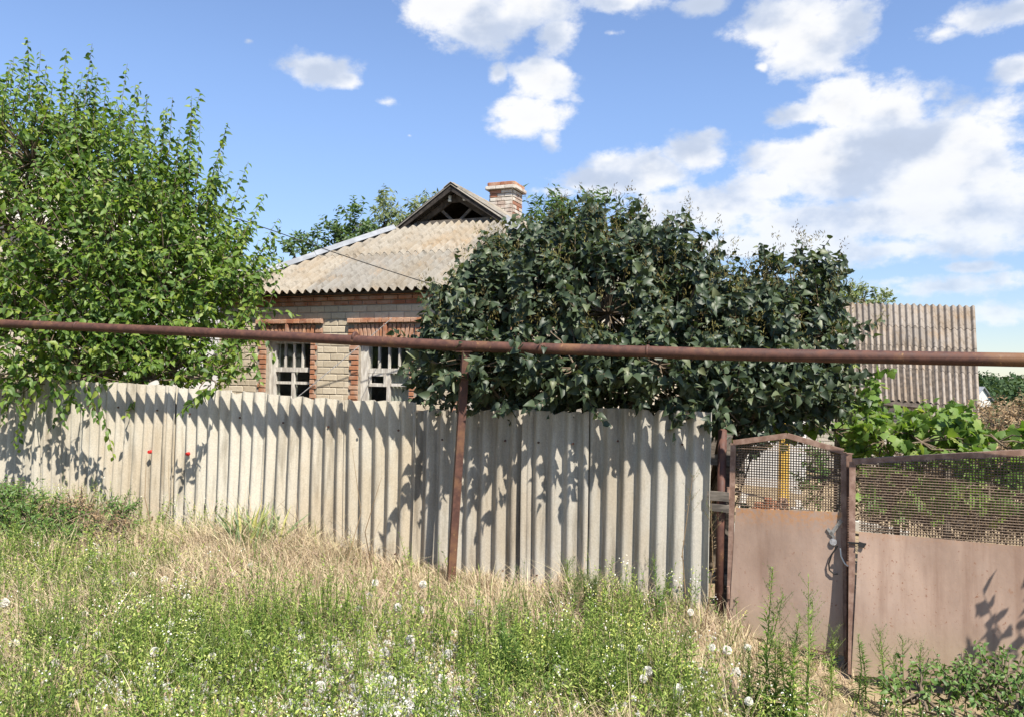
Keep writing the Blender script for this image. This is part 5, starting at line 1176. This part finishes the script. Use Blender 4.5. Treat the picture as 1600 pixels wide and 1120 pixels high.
tall_weed(880, 1120, 985, 5.2, 'green weed in the foreground between dense spike and gate', G, dense=80)
tall_weed(960, 1120, 1000, 5.1, 'feathery green weed in the right foreground', G, dense=80)
tall_weed(1080, 1120, 975, 5.2, 'yellow green weed in the right foreground beside white seed heads', G, dense=80)
tall_weed(1165, 1130, 1010, 4.9, 'leafy weed left of the tallest weed before the narrow gate', G, dense=90)
tall_weed(80, 1120, 950, 5.3, 'upright green weed near the left edge of the foreground', G, dense=80)
tall_weed(160, 1120, 900, 5.8, 'tall thin yellow green weed in the left foreground', G, dense=80)
tall_weed(115, 1120, 990, 5.2, 'shorter leafy weed in the left foreground', G, dense=90)
tall_weed(225, 1120, 935, 5.6, 'green weed between seed heads in the left foreground', G, dense=80)
tall_weed(275, 1120, 960, 5.4, 'green weed beside pale grass in the left middle of the verge', G, dense=80)
tall_weed(310, 1130, 1010, 5.0, 'low green weed at the bottom left of the verge', G, dense=80)
tall_weed(1075, 930, 745, 6.3, 'tall dry branching stalk before the last fence sheet', G, 'dry_leaf', 45, (.03, .06), True, 10)
tall_weed(535, 880, 700, 7.3, 'thin dry stalk against the middle of the fence', G, 'dry_leaf', 18, (.02, .04), False, 15)
tall_weed(585, 900, 745, 7.2, 'thin dry brown stalk against the fence, left of the steel post', G, 'dry_leaf', 20, (.02, .04), False, 12)
tall_weed(1100, 940, 780, 6.2, 'pale withered stalk beside the end of the fence', G, 'dry_leaf', 60, (.03, .05), True, 10)
tall_weed(240, 850, 710, 8.4, 'fine dry branching stalk before the left part of the fence', G, 'dry_leaf', 30, (.02, .035), False, -10)
tall_weed(250, 850, 720, 8.3, 'second fine dry stalk before the left part of the fence', G, 'dry_leaf', 30, (.02, .035), False, 14)

def iris():
    b = at(395, 890, 7.9); b.z = g1(b.x, b.y); root = empty('iris_clump', b, 0, 'clump of long sword shaped leaves at the foot of the fence', 'plant'); n = 60; P = np.stack([nr.normal(size=n) * .22, nr.normal(size=n) * .08, np.zeros(n)], 1)
    A = norm(np.stack([nr.normal(size=n) * .4, nr.normal(size=n) * .25 - .1, np.ones(n)], 1)); S = nr.uniform(.28, .48, n); T = tmpl(0, [(.3, .028), (.7, .024)], .65, .006); me = np_mesh('leaf', *T, M['iris']); X, Ax, Z = leaf_frame(A, norm(nr.normal(size=(n, 3)) + np.array([0, -1.2, 0])))
    for i in range(n):
        o = bpy.data.objects.new('leaf', me); s_ = S[i]; col.objects.link(o); o.parent = root; o.matrix_basis = Matrix(((X[i, 0] * s_, Ax[i, 0] * s_, Z[i, 0] * s_, P[i, 0]), (X[i, 1] * s_, Ax[i, 1] * s_, Z[i, 1] * s_, P[i, 1]), (X[i, 2] * s_, Ax[i, 2] * s_, Z[i, 2] * s_, P[i, 2]), (0, 0, 0, 1)))
iris()
bush('verge_shrub', 'dark green shrubby weeds piled at the left edge of the verge', 'bush', [(50, 820, 8.2, 55, 34, .35), (20, 790, 8.5, 30, 25, .3), (95, 850, 8.0, 50, 22, .3), (-40, 810, 8.2, 60, 40, .35)], 300, 'deep_weed', T_LANCE, (.05, .09), 14, (.12, .3), (50, 880, 8.2), hub=.1, r0=.012)
bush('young_bush', 'small round green plant against the left part of the fence', 'plant', [(192, 795, 8.5, 14, 16, .1), (190, 815, 8.4, 12, 12, .1)], 40, 'deep_weed', T_LANCE, (.05, .08), 9, (.08, .16), (192, 845, 8.4), hub=.15, r0=.008)
bush('bindweed_patch', 'sprawling leafy green plant at the foot of the wide gate', 'plant', [(1440, 1085, 5.0, 60, 22, .25), (1500, 1080, 5.1, 50, 25, .25), (1560, 1065, 5.2, 45, 28, .25), (1590, 1100, 4.9, 50, 25, .3)], 150, 'deep_weed', T_OVAL, (.03, .06), 9, (.1, .22), (1500, 1110, 5.0), hub=.04, r0=.006)
bush('pale_bush', 'faded straw coloured plant between the shrub and the fence', 'plant', [(120, 800, 8.5, 35, 18, .2), (160, 830, 8.2, 40, 16, .2), (180, 850, 8.0, 30, 12, .2)], 130, 'dry_leaf', T_LANCE, (.03, .06), 10, (.1, .25), (140, 870, 8.3), hub=.08, r0=.008)
print('TRIS', sum(len(o.data.polygons) for o in sc.objects if o.type == 'MESH'), len(sc.objects))
